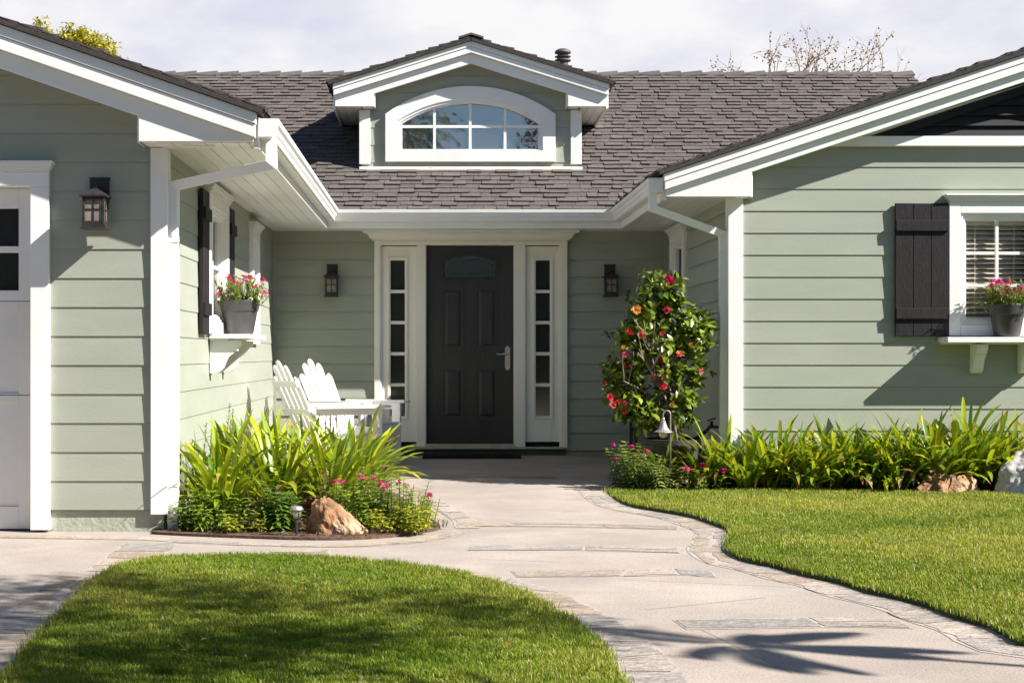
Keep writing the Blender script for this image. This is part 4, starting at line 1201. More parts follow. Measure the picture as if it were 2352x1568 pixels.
def strap_mesh(seed, n, Lmin, Lmax, w, spread=1.0, droopy=.5):
    q = random.Random(seed); mb = MB()
    for k in range(n):
        az = q.uniform(0, 2 * math.pi); f = (k + .5) / n
        tilt = lerp(.12, 1.25, f ** .75) * spread * q.uniform(.8, 1.15)       # from upright to spreading
        L = q.uniform(Lmin, Lmax) * lerp(1.0, .8, f); ww = w * q.uniform(.75, 1.2)
        h = Vector((math.cos(az), math.sin(az), 0)); side = Vector((-h.y, h.x, 0))
        p = Vector((h.x * q.uniform(0, .09), h.y * q.uniform(0, .09), 0)); ang = tilt * .45
        bend = (tilt * .55 + q.uniform(0, droopy)) * (1.6 if q.random() < .25 else 1.0)
        g = q.uniform(.78, 1.18); y = q.random()
        c0 = (.125, .225, .012); c1 = (.52, .54, .022)
        base = [lerp(a, b, y ** 1.6) * g for a, b in zip(c0, c1)]
        brown = q.random() < .13; dead = f > .75 and q.random() < .16
        tw = q.uniform(-.5, .5); S_ = 8; prev = None
        for i in range(S_ + 1):
            t = i / S_
            wd = ww * min(1.0, .45 + t * 1.6) * (1.0 if t < .72 else max(.05, math.sqrt(max(0, 1 - ((t - .72) / .28) ** 2))))
            dirv = h * math.sin(ang) + Vector((0, 0, math.cos(ang)))
            nn = (h * -math.cos(ang) + Vector((0, 0, math.sin(ang))))
            sd = (side * math.cos(tw * t) + nn * math.sin(tw * t))
            up = nn * .22
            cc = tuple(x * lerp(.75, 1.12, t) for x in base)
            if t > .93 and brown: cc = (.40, .27, .07)
            if dead: cc = tuple(x * lerp(.7, 1.1, t) for x in (.34, .24, .09))
            row = (mb.vert(p - sd * wd / 2 + up * wd * .5), mb.vert(p), mb.vert(p + sd * wd / 2 + up * wd * .5))
            if prev:
                mb.face((prev[0], prev[1], row[1], row[0]), cc); mb.face((prev[1], prev[2], row[2], row[1]), cc)
            prev = row
            p = p + dirv * (L / S_); ang += bend * (0.35 + 1.3 * t) / S_
    return mb
def single(mb, name, m, label, cat, loc, rot=0, sc=1.0, group=None, smooth=True, fix=False):
    o = mb.build(name, m, None, smooth=smooth, local=True, loc=loc, fix=fix)
    o.rotation_euler = (0, 0, rot); o.scale = (sc, sc, sc)
    return tag(o, label, cat, group)
def dup(o, label, loc, rot=0, sc=1.0):
    c = o.copy(); C.objects.link(c); c.location = loc; c.rotation_euler = (0, 0, rot); c.scale = (sc,) * 3; c['label'] = label
    return c
q = random.Random(77)
protoL = [strap_mesh(100 + k, 88, .44, .84, .035, 1.12, 1.25) for k in range(4)]
protoR = [strap_mesh(200 + k, 74, .36, .70, .032, 1.3, 1.25) for k in range(4)]
LB = [(-1.38, 10.10, .95, 'strap leaved clump nearest the white downspout, leaning on it'), (-1.04, 10.30, .98, 'strap leaved clump directly behind the solar path light'),
      (-.70, 10.45, .92, 'broad strap leaved clump directly behind the tan rock'), (-1.40, 10.95, 1.0, 'tall strap leaved clump beside the siding under the window shelf'),
      (-1.05, 11.10, .95, 'strap leaved clump surrounded by the other clumps of its bed'), (-.58, 11.15, .95, 'strap leaved clump whose leaf tips reach over the path edge'),
      (-1.38, 11.75, .95, 'strap leaved clump below the window shelf brackets'), (-.98, 11.95, .86, 'strap leaved clump in front of the nearer white chair'),
      (-.60, 12.00, .84, 'strap leaved clump in front of the white chair leg'), (-1.30, 12.6, .84, 'strap leaved clump behind the others close to the side wall'),
      (-.85, 12.75, .74, 'rearmost strap leaved clump beside the porch and chairs'), (-.50, 10.80, .68, 'strap leaved clump rising behind the magenta flowering bushes')]
for k, (x, y, s, lab) in enumerate(LB):
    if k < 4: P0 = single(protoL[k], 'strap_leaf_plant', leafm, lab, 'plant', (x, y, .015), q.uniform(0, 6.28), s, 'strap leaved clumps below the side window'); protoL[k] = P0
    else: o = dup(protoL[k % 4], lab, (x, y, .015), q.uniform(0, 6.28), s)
places = ['behind the hook lamp, its leaves fanning over the barrel', 'beside the hook lamp behind the low magenta flowers', 'at the foot of the thin white downspout', 'at the foot of the white corner board', 'next after the one at the corner board',
          'two plants on from the corner board', 'third on from the corner board, low and dense', 'under the widest stretch of sunlit siding', 'about midway between corner board and black shutter', 'just before the black shutter begins', 'under the hinge edge of the black shutter',
          'under the middle of the black shutter', 'rising directly behind the low tan rock', 'tallest of its row, upright between the two rocks', 'under the shelf bracket beside the boulder', 'directly behind the pale granite boulder', 'beyond the boulder top at the edge of the view',
          'against the wall near the corner board', 'against the wall in full sun', 'against the wall before the shelf shadow', 'against the wall within the shelf shadow', 'against the wall behind the boulder', 'drooping onto the lawn from the front of its row', 'drooping beside the low tan rock']
xs_ = [1.86, 2.14, 2.32, 2.50, 2.68, 2.86, 3.04, 3.20, 3.36, 3.52, 3.66, 3.80, 4.0, 4.22, 4.42, 4.62, 4.90]
RB = [(x, 12.76 if k == 0 else 12.60 + .06 * ((k * 7) % 3 - 1), (.74 if k < 2 else .88 + .07 * ((k * 5) % 3) + (.22 if 12 <= k <= 14 else .08 if k > 10 else 0))) for k, x in enumerate(xs_)]
RB += [(2.80, 12.76, .95), (3.14, 12.77, .95), (3.46, 12.76, .95), (3.92, 12.76, 1.05), (4.55, 12.76, 1.1), (2.95, 12.47, .75), (3.66, 12.40, .75)]
for k, ((x, y, s), pl_) in enumerate(zip(RB, places)):
    lab = 'strap leaved plant ' + pl_
    if k < 4: protoR[k] = single(protoR[k], 'strap_leaf_plant', leafm, lab, 'plant', (x, y, .015), q.uniform(0, 6.28), s, 'strap leaved plants along the lawn bed')
    else: dup(protoR[(k * 3 + 1) % 4], lab, (x, y, .015), q.uniform(0, 6.28), s)

def flower_head(mb, c, r, q, col, up=Vector((0, 0, 1)), n=16):
    """a dome of small five-petalled flowers"""
    for k in range(n):
        v = rv(q); v = (v + up * .9).normalized(); p = c + v * r * q.uniform(.75, 1.05)
        s = r * q.uniform(.34, .48); a0 = q.uniform(0, 6.3); t = v.orthogonal().normalized(); b = v.cross(t)
        g = q.uniform(.75, 1.25); cc = tuple(x * g for x in col)
        ctr = mb.vert(p)
        for j in range(5):
            a = a0 + j * 1.2566
            e1 = p + (t * math.cos(a - .5) + b * math.sin(a - .5)) * s * .75 + v * s * .15
            e2 = p + (t * math.cos(a) + b * math.sin(a)) * s + v * s * .05
            e3 = p + (t * math.cos(a + .5) + b * math.sin(a + .5)) * s * .75 + v * s * .15
            mb.face((ctr, mb.vert(e1), mb.vert(e2), mb.vert(e3)), cc)
def bushy(seed, stems, H, spread, leafL, leafW, c0, c1, gap=.028, up=.55, whorl=3, flowers=0, fcol=(.62, .015, .20), fr=.026, lean=.25):
    """upright leafy stems; returns (foliage, flowers) builders"""
    q = random.Random(seed); mb, fb = MB(), []
    for k in range(stems):
        a, rr = q.uniform(0, 6.28), spread * math.sqrt(q.random())
        p = Vector((math.cos(a) * rr, math.sin(a) * rr, 0)); h = H * q.uniform(.6, 1.05) * (1 - .25 * rr / spread)
        ld = Vector((math.cos(a) * rr / spread * lean + q.uniform(-.1, .1), math.sin(a) * rr / spread * lean + q.uniform(-.1, .1), 1)).normalized()
        z = .03; ph = q.uniform(0, 6.28); tone = q.random()
        pts = [p, p + ld * h * .5 + rv(q) * .008, p + ld * h]
        mb.tube(pts, [.004, .003, .002], 4, (.10, .12, .04), cap=False)
        while z < h:
            t = z / h; c = pts[0].lerp(pts[1], t * 2) if t < .5 else pts[1].lerp(pts[2], t * 2 - 1)
            for j in range(whorl):
                ang = ph + j * 6.283 / whorl + q.uniform(-.3, .3); e = lerp(.15, 1.0, t ** 2) * up + q.uniform(-.2, .2)
                d = Vector((math.cos(ang) * math.cos(e), math.sin(ang) * math.cos(e), math.sin(e)))
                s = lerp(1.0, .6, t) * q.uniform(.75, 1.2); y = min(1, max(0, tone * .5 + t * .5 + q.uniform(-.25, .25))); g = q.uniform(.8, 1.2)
                leaf(mb, c, d, Vector((0, 0, 1)) + rv(q) * .3, leafL * s, leafW * s, tuple(lerp(u, v, y) * g for u, v in zip(c0, c1)), .25, .35)
            ph += 1.0; z += gap * q.uniform(.8, 1.25)
        if k < flowers: fb.append(MB()); flower_head(fb[-1], pts[2] + Vector((0, 0, .012)), fr * q.uniform(.8, 1.2), q, fcol)
    return mb, fb
def bush(name, label, cat, loc, mbs, group=None, fl='flowers', rot=0):
    heads = mbs[1] if isinstance(mbs[1], list) else [mbs[1]]; heads = [h for h in heads if h.f]
    if not heads: return single(mbs[0], name, leafs, label, cat, loc, rot, 1.0, group)
    t = thing(name, label, cat, loc, group)
    mbs[0].build('foliage', leafs, t, smooth=True, local=True, fix=False)
    for h in heads: h.build('flower_head' if len(heads) > 1 else fl, petal, t, local=True, fix=False)
    t.rotation_euler = (0, 0, rot)
    return t
GR0, GR1 = (.12, .22, .022), (.30, .40, .045)
YG0, YG1 = (.20, .25, .015), (.48, .47, .03)
MAG = (.62, .012, .20)
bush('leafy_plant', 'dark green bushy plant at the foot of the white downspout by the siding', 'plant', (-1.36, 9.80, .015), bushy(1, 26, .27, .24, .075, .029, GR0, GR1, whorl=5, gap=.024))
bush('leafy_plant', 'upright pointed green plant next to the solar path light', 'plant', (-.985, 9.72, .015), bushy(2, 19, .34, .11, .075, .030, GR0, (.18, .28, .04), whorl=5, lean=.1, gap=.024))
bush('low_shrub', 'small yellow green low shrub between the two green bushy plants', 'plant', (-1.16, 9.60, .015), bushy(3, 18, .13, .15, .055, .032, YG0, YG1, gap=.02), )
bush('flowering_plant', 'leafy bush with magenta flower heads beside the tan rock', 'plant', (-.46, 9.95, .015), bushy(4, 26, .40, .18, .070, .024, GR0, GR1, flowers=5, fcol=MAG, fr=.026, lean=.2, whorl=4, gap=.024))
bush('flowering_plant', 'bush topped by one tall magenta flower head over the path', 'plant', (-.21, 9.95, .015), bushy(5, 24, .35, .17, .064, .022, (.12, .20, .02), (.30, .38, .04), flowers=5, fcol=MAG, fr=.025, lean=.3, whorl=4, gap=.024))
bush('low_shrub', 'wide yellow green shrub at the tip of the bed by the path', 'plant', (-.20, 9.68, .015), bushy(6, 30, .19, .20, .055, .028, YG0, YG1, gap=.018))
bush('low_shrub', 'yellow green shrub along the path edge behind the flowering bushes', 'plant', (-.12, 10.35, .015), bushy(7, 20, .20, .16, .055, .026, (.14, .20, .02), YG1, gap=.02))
bush('low_shrub', 'tiny ground hugging sprig where the bed ends in a point on the path', 'plant', (.005, 9.93, .015), bushy(8, 14, .06, .08, .032, .02, (.10, .13, .02), (.25, .25, .03), gap=.013))
# slender flowering spikes beside the downspout
sp, sf = MB(), MB(); qq = random.Random(31)
for k in range(9):
    p = Vector((qq.uniform(-.10, .16), qq.uniform(-.12, .16), 0)); h = qq.uniform(.55, .78); e = p + Vector((qq.uniform(-.06, .1), qq.uniform(-.1, .1), h))
    sp.tube([p, p.lerp(e, .5) + rv(qq) * .01, e], [.004, .003, .0015], 4, (.16, .19, .05), cap=False)
    z = .12
    while z < 1:
        c = p.lerp(e, z)
        for j in range(3): leaf(sp, c, rv(qq) + Vector((0, 0, .5)), Vector((0, 0, 1)), qq.uniform(.02, .045) * (1.2 - z * .6), .013, tuple(x * qq.uniform(.8, 1.2) for x in (.22, .27, .04)))
        if z > .75 and qq.random() < .5: flower_head(sf, c + rv(qq) * .008, .007, qq, (.45, .04, .30), n=4)
        z += .035
bush('flower_spikes', 'tall thin yellow green spikes with tiny purple flowers beside the downspout', 'plant', (-1.44, 10.35, .015), (sp, sf))
# right bed
bush('flowering_plant', 'leafy bush with magenta flowers where the lawn meets the porch', 'plant', (1.60, 12.54, .015), bushy(11, 28, .42, .17, .070, .024, (.10, .17, .025), (.30, .37, .07), flowers=6, fcol=MAG, fr=.022, whorl=5, lean=.2, gap=.024))
bush('leafy_plant', 'pale leaved bushy plant around the foot of the hook lamp', 'plant', (1.80, 12.50, .015), bushy(12, 24, .30, .15, .060, .022, (.14, .20, .03), (.38, .43, .12), whorl=5, gap=.024))
bush('flowering_plant', 'low sparse plant with three magenta heads beside the hook lamp', 'plant', (2.10, 12.45, .015), bushy(13, 16, .22, .15, .050, .018, GR0, GR1, flowers=6, fcol=MAG, fr=.030, gap=.03, lean=.35))
bush('low_shrub', 'dark ground hugging sprig at the point where lawn, bed and path meet', 'plant', (1.50, 12.50, .015), bushy(14, 10, .09, .09, .035, .02, (.05, .08, .015), (.16, .19, .03), gap=.016))
bush('leafy_plant', 'grassy green plant behind the white chairs in the porch corner', 'plant', (-1.05, 15.75, .06), bushy(15, 16, .42, .26, .10, .016, (.09, .14, .03), (.24, .28, .07), gap=.04))

# ---------------------------------------------------------------- camellia in a half barrel
BX, BY = 1.99, 12.94
t = thing('half_barrel', 'dark weathered half barrel planter in the entry corner', 'planter', (BX, BY, 0))
mb = MB()
prof = [(.235, .0), (.262, .12), (.280, .25), (.283, .33), (.280, .41), (.262, .411), (.258, .34), (0.0, .335)]
mb.lathe(prof, n=26); mb.build('staves', darkwood, t, local=True, bevel=.002)
mb = MB()
for z, r in ((.07, .256), (.33, .286)): mb.lathe([(r, z), (r + .003, z + .002), (r + .003, z + .036), (r - .002, z + .038)], n=26)
mb.build('hoop', bronze, t, local=True)
mb = MB(); mb.lathe([(.255, .345), (.12, .36), (0, .365)], n=20); mb.build('potting_soil', soil, t, local=True)
q = random.Random(8)
ct = thing('camellia_shrub', 'tall camellia shrub with red and orange blooms growing in the half barrel', 'shrub', (BX, BY, .34))
wood = MB(); tips = []
def branch(p, d, L, r, depth):
    n = 5; pts = [p]; c = p.copy()
    for k in range(n):
        d = (d + rv(q) * .16 + Vector((0, 0, .06))).normalized(); c = c + d * (L / n); pts.append(c.copy())
    wood.tube(pts, [lerp(r, r * .55, k / n) for k in range(n + 1)], 6, (1, 1, 1))
    if depth == 0: tips.extend(pts[2:]); return
    for j in range(3 if depth > 1 else 4):
        b = pts[q.randint(2, n)]; nd = (d * .7 + rv(q) * .8); nd.z = abs(nd.z) * .8 + .15
        branch(b, nd.normalized(), L * q.uniform(.55, .8), r * .55, depth - 1)
    tips.extend(pts[3:])
for d, L in (((-.55, -.1, .75), .50), ((-.10, -.2, 1), .60), ((.28, -.1, 1), .52), ((-.25, .1, 1.1), .66)):
    branch(Vector((q.uniform(-.03, .03), q.uniform(-.03, .03), 0)), Vector(d).normalized(), L, .016, 2)
wood.build('trunk', barkm, ct, smooth=True, local=True, fix=False)
# crown envelope: half-width and centre by height above the barrel soil
ENV = [(.14, .16, -.08), (.24, .36, -.18), (.36, .45, -.20), (.55, .48, -.20), (.75, .45, -.14), (.95, .40, -.10), (1.12, .30, -.07), (1.30, .20, -.08), (1.46, .08, -.12)]
def env(z):
    for (a, wa, ca), (b, wb, cb) in zip(ENV, ENV[1:]):
        if a <= z <= b: u = (z - a) / (b - a); return lerp(wa, wb, u), lerp(ca, cb, u)
    return 0.0, 0.0
lf = MB(); anchors = []
cl_ = []
while len(cl_) < 270:
    z = q.uniform(.16, 1.46); w, c = env(z); a = q.uniform(0, 6.28); rr = w * math.sqrt(q.uniform(.12, 1)) 
    x, y = c + math.cos(a) * rr, math.sin(a) * rr * .62 - .03
    if BX + x > 2.34 or q.random() > (w / .47) ** .6: continue
    cl_.append(Vector((x, y, z)))
for c in cl_:
    near = min(tips, key=lambda p: (p - c).length)
    mid = near.lerp(c, .5) + rv(q) * .02
    lf.tube([near, mid, c], [.004, .003, .002], 4, (.20, .15, .07), cap=False)
    anchors.append(c); tone = q.random()
    for k in range(q.randint(10, 15)):
        t_ = q.uniform(.35, 1); p = near.lerp(c, t_) + rv(q) * .035
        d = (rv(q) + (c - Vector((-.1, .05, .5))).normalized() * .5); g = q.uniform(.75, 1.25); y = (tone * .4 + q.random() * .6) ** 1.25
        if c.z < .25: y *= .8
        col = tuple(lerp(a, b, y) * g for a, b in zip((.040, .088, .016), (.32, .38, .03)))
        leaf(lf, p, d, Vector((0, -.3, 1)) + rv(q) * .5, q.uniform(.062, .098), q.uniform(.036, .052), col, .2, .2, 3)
for c in (Vector((-.27, -.05, 1.47)), Vector((-.58, -.02, .93)), Vector((-.40, -.02, 1.28))):      # stray shoots
    near = min(tips, key=lambda p: (p - c).length); lf.tube([near, near.lerp(c, .5) + Vector((0, 0, .02)), c], [.004, .003, .002], 4, (.20, .15, .07), cap=False)
    for k in range(9):
        p = near.lerp(c, q.uniform(.6, 1.02)); leaf(lf, p, rv(q) + Vector((0, 0, .3)), Vector((0, 0, 1)), .065, .034, (.05, .095, .025), .2, .2, 3)
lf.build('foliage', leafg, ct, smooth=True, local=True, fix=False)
def bloom(c, r, cols, face):
    mb = MB(); up = face.normalized(); t_ = up.orthogonal().normalized(); b = up.cross(t_)
    for ring, (n, rad, lift, tilt) in enumerate(((7, 1.0, -.15, .35), (6, .8, .05, .75), (5, .55, .2, 1.1), (4, .3, .3, 1.4))):
        for k in range(n):
            a = k * 6.283 / n + ring * .4 + q.uniform(-.2, .2)
            h = t_ * math.cos(a) + b * math.sin(a); s = up.cross(h)
            base = c + up * (lift * r * .4) + h * (r * .05); out = (h * math.cos(tilt) + up * math.sin(tilt)); L = r * rad * q.uniform(.85, 1.1); w = L * .85
            col = q.choice(cols); g = q.uniform(.8, 1.15); cc = tuple(x * g for x in col)
            v0 = mb.vert(base); v1 = mb.vert(base + out * L * .6 - s * w * .5 + up * .12 * L); v2 = mb.vert(base + out * L + up * q.uniform(-.1, .25) * L); v3 = mb.vert(base + out * L * .6 + s * w * .5 + up * .12 * L)
            mb.face((v0, v1, v2, v3), cc)
    return mb
RED, PINK, ORG, PALE = (.62, .012, .03), (.75, .10, .14), (.75, .30, .07), (.80, .50, .38)
BL = [(1537, 641, 'k', 30, [(.62, .02, .12)]), (1462, 712, 'o', 30, [ORG, (.8, .42, .1)]), (1532, 712, 'r', 24, [RED, PINK]), (1446, 763, 'r', 20, [RED]), (1473, 769, 'o', 24, [ORG, PINK]),
      (1521, 765, 'r', 16, [RED, PINK]), (1437, 814, 'p', 22, [PINK, RED, PALE]), (1440, 838, 'r', 16, [RED]), (1432, 798, 'o', 16, [ORG]), (1561, 813, 'p', 22, [PINK, ORG]),
      (1519, 825, 'r', 20, [RED, (.6, .02, .1)]), (1523, 887, 'r', 25, [RED, PINK]), (1526, 868, 'p', 22, [PALE, PINK, ORG]), (1403, 912, 'r', 26, [PINK, RED]), (1408, 930, 'o', 24, [PALE, ORG, PINK]),
      (1421, 921, 'r', 16, [RED]), (1435, 945, 'r', 16, [RED]), (1436, 925, 'k', 14, [(.4, .02, .08)]), (1391, 880, 'r', 10, [RED]), (1610, 853, 'p', 15, [PINK]), (1543, 930, 'o', 16, [ORG, (.5, .2, .08)]), (1587, 790, 'o', 12, [ORG]), (1504, 866, 'r', 12, [RED])]
for k, (px, py, c_, rp, cols) in enumerate(BL):
    yy = BY - .24 - .05 * q.random(); s_ = FPX / yy
    P_ = Vector(((px - 1000) / s_ - BX, yy - BY, 1.1 + (815 - py) / s_ - .34))
    bloom(P_, rp / s_ * .42, cols, Vector((q.uniform(-.4, .4), -1, q.uniform(-.1, .5)))).build('bloom', petal, ct, local=True, fix=False)
    near = min(anchors, key=lambda p: (p - P_).length)
bud = MB()
for k in range(16):
    c = q.choice(anchors) + rv(q) * .03 + Vector((0, -.04, .02)); bud.lathe([(0, -.008), (.008, -.003), (.010, .003), (.006, .011), (0, .015)], c, 8, q.choice([(.55, .35, .25), (.45, .40, .15), (.65, .15, .18)]))
o = bud.build('flower_bud', petal, ct, smooth=True, local=True, fix=False)
o['kind'] = 'stuff'

# ---------------------------------------------------------------- small plant stand and tap behind the barrel
t = thing('plant_stand', 'dark wooden stand with four posts standing behind the half barrel', 'stand', (2.13, 15.85, .06))
for x in (-.13, .16):
    for y in (-.2, .16):
        mb = MB(); mb.box(x - .016, x + .016, y - .016, y + .016, 0, .44 if y > 0 else .50); mb.build('leg', darkwood, t, bevel=.003, local=True)
mb = MB()
for k in range(3): mb.box(-.145 + k * .108, -.145 + k * .108 + .102, -.22, .18, .335, .365)
mb.build('top', darkwood, t, bevel=.003, local=True)
mb = MB(); mb.box(-.114, .144, -.208, -.192, .27, .332); mb.build('apron', darkwood, t, local=True)
mb = MB(); mb.box(-.114, .144, .152, .168, .27, .332); mb.build('apron', darkwood, t, local=True)
t = thing('garden_tap', 'black garden tap with hose nozzle on the side wall over the barrel', 'tap', (XR - .02, 13.05, .50))
mb = MB(); mb.tube([(.02, 0, 0), (-.06, 0, 0), (-.12, 0, .005)], .011, 8); mb.tube([(-.012, 0, 0), (0, 0, 0)], .022, 12)
mb.build('pipe', bronze, t, local=True)
mb = MB(); mb.tube([(-.10, 0, 0), (-.10, 0, .05)], .012, 8); mb.tube([(-.135, -.01, .055), (-.065, .01, .075)], .006, 6); mb.tube([(-.11, 0, .005), (-.14, 0, -.03)], .014, 8)
mb.build('valve', black, t, local=True)
mb = MB(); mb.tube([(-.14, 0, -.03), (-.18, 0, -.06), (-.24, .02, -.10), (-.30, .04, -.125), (-.36, .06, -.13)], [.015, .014, .013, .012, .012], 8); mb.build('hose', black, t, smooth=True, local=True)

# ---------------------------------------------------------------- lamps in the beds
t = thing('hook_lamp', 'weathered metal garden lamp hanging from a hooked stake by the half barrel', 'garden lamp', (1.875, 12.50, 0))
mb = MB(); pts = [(0, 0, 0), (0, 0, .58)]
for k in range(1, 10):
    a = k / 9 * math.pi; pts.append((-.029 + .029 * math.cos(a), 0, .625 + .033 * math.sin(a)))
pts[1] = (0, 0, .625); pts.append((-.058, 0, .595)); mb.tube(pts, .0048, 8); mb.build('stake', lampmetal, t, smooth=True, local=True)
mb = MB(); pr_ = [(.010, .60), (.013, .594), (.013, .576), (.020, .572), (.024, .552), (.034, .525), (.052, .502), (.073, .490), (.075, .486), (.070, .487), (.030, .515), (.018, .55)]
mb.lathe([(r, z) for r, z in pr_], (-.058, 0, 0), 16); mb.build('shade', lampmetal, t, local=True)
mb = MB(); mb.lathe([(.028, .505), (.034, .49), (.036, .475), (.033, .457), (.022, .443), (0, .437)], (-.058, 0, 0), 16); mb.build('globe', bulbm, t, smooth=True, local=True)
t = thing('solar_path_light', 'small grey solar path light standing beside the tan rock', 'path light', (-.835, 9.42, .012))
mb = MB(); mb.lathe([(.010, 0), (.010, .075), (.0135, .08), (.0135, .098), (.02, .104)], n=14); mb.build('stake', bronze, t, local=True)
mb = MB(); mb.lathe([(.016, .102), (.028, .125), (.030, .145), (.027, .156)], n=14); mb.build('lens', glassmat('smoky_lens', (.25, .26, .12), .2, .1, see=.5), t, smooth=True, local=True)
mb = MB()
for k in range(4):
    a = k * 1.571 + .6; c, s = math.cos(a), math.sin(a); mb.tube([(c * .014, s * .014, .10), (c * .031, s * .031, .126), (c * .033, s * .033, .145), (c * .030, s * .030, .158)], .0022, 5)
mb.build('bracket', bronze, t, local=True)
mb = MB(); mb.lathe([(.030, .154), (.041, .158), (.042, .163), (.033, .178), (.030, .180), (0, .181)], n=20); mb.build('cap', lampmetal, t, local=True)

# ---------------------------------------------------------------- rocks
def rock(seed, sx, sy, sz, rough, label, m, loc, rot=0, shape=None):
    bm = bmesh.new(); bmesh.ops.create_icosphere(bm, subdivisions=6, radius=1)
    o3 = Vector((seed * 3.7, seed * 1.3, seed * 7.1))
    for v in bm.verts:
        p = v.co.copy()
        f = 1 + rough * noise.noise(p * 1.1 + o3) + rough * .6 * noise.noise(p * 2.3 + o3) + rough * .3 * noise.noise(p * 5.1 + o3) + rough * .16 * noise.noise(p * 11 + o3) + rough * .07 * noise.noise(p * 27 + o3)
        f += rough * .12 * (.5 - abs(noise.noise(p * 2.7 + o3))) + rough * .10 * (.5 - abs(noise.noise(p * 9.0 + o3)))
        vd = noise.voronoi(p * 1.5 + o3)[0]; f -= rough * .12 * (1 - min(1, (vd[1] - vd[0]) * 5))
        p = p * f
        if shape: p = shape(p)
        p = Vector((p.x * sx, p.y * sy, p.z * sz)); p.z = max(p.z, -.12 * sz)
        v.co = p
    me = bpy.data.meshes.new('rock'); bm.to_mesh(me); bm.free(); me.materials.append(m)
    me.polygons.foreach_set('use_smooth', [True] * len(me.polygons))
    o = bpy.data.objects.new('rock', me); C.objects.link(o); o.location = loc; o.rotation_euler = (0, 0, rot)
    return tag(o, label, 'rock')
def lean_shape(p): return Vector((p.x + .30 * (.4 - p.z) * (1 if p.z > -.2 else .6), p.y, p.z * (1.0 - .30 * max(-.3, p.x)) ))
rock(2, .172, .14, .20, .24, 'tan rock with a sloping right side beside the solar path light', rocktan, (-.615, 9.60, .0), 0, lean_shape)
rock(4, .05, .05, .13, .3, 'small white upright stone between the flowering bushes', rockgrey, (-.47, 11.6, .0), .4)
rock(3, .255, .18, .165, .25, 'low rounded tan rock where the lawn meets the leafy row', rocktan, (4.03, 12.30, .0), .2)
rock(6, .52, .36, .37, .15, 'large pale granite boulder where lawn and leafy row run out of view', rockgrey, (4.86, 12.28, .0), .3)

# ---------------------------------------------------------------- flower pots on the shelves
def pot(loc, label, seed, r=.158, h=.27):
    t = thing('flower_pot', label, 'flower pot', loc)
    mb = MB()
    k = r / .158
    mb.lathe([(.098 * k, 0), (.102 * k, .006), (.108 * k, .022), (.138 * k, .185), (.146 * k, .187), (.158 * k, .262), (.158 * k, .268), (.150 * k, .268), (.143 * k, .225), (0, .222)], n=40)
    mb.build('planter', potm, t, bevel=.002, local=True)
    q = random.Random(seed); fo, fl, wf = MB(), [], MB()
    for k_ in range(66):
        a = q.uniform(0, 6.28); rr = r * .85 * math.sqrt(q.random()); p = Vector((math.cos(a) * rr, math.sin(a) * rr, .225)); out = Vector((math.cos(a), math.sin(a), 0)) * (rr / r)
        H = q.uniform(.10, .24) * (1.1 - .3 * rr / r); e = p + Vector((0, 0, H)) + out * q.uniform(.05, .15) + rv(q) * .015
        fo.tube([p, p.lerp(e, .55) + rv(q) * .01, e], [.003, .0025, .0015], 4, (.17, .22, .05), cap=False)
        tone = q.random()
        for j in range(int(H / .009)):
            z = q.uniform(.15, 1); c = p.lerp(e, z); y = min(1, tone * .5 + z * .4 + q.uniform(0, .3)); g = q.uniform(.75, 1.2)
            leaf(fo, c, rv(q) + Vector((0, 0, .35)) + out * .5, Vector((0, 0, 1)), q.uniform(.03, .052), q.uniform(.010, .016), tuple(lerp(u, v, y) * g for u, v in zip((.08, .15, .02), (.30, .36, .06))), .2, .4)
        if k_ % 3 == 0: fl.append(MB()); flower_head(fl[-1], e + Vector((0, 0, .008)), q.uniform(.020, .032), q, q.choice([(.60, .012, .18), (.55, .012, .12), (.66, .02, .22)]), n=14)
    for k_ in range(2):
        a = q.uniform(0, 6.28) if k_ else (-.5 if loc[0] < 0 else 3.3); p = Vector((math.cos(a) * r * .8, math.sin(a) * r * .8, .235)); pts = [p, p + Vector((math.cos(a) * .08, math.sin(a) * .08, .0)), p + Vector((math.cos(a) * .15, math.sin(a) * .15, .07))]
        fo.tube(pts, .0025, 4, (.2, .24, .05), cap=False)
        for j in range(22): leaf(fo, pts[1].lerp(pts[2], q.uniform(-.3, 1)), rv(q) + Vector((0, 0, .4)), Vector((0, 0, 1)), .032, .011, (.25, .31, .05))
    fo.build('foliage', leafs, t, smooth=True, local=True, fix=False); [h.build('flower_head', petal, t, local=True, fix=False) for h in fl]
    if loc[0] < 0:
        for p in ((-.10, -.10, .30), (-.04, -.13, .31), (.10, -.12, .27)):
            wf = MB(); flower_head(wf, Vector(p), .020, q, (.75, .72, .68), n=12); wf.build('white_flower_head', petal, t, local=True, fix=False)
pot((-1.525, 12.22, 1.254), 'charcoal pot of magenta and white flowers on the side wall window shelf', 41)
pot((4.645, 12.735, 1.243), 'charcoal pot of magenta flowers on the shelf beside the black shutter', 42, .150)

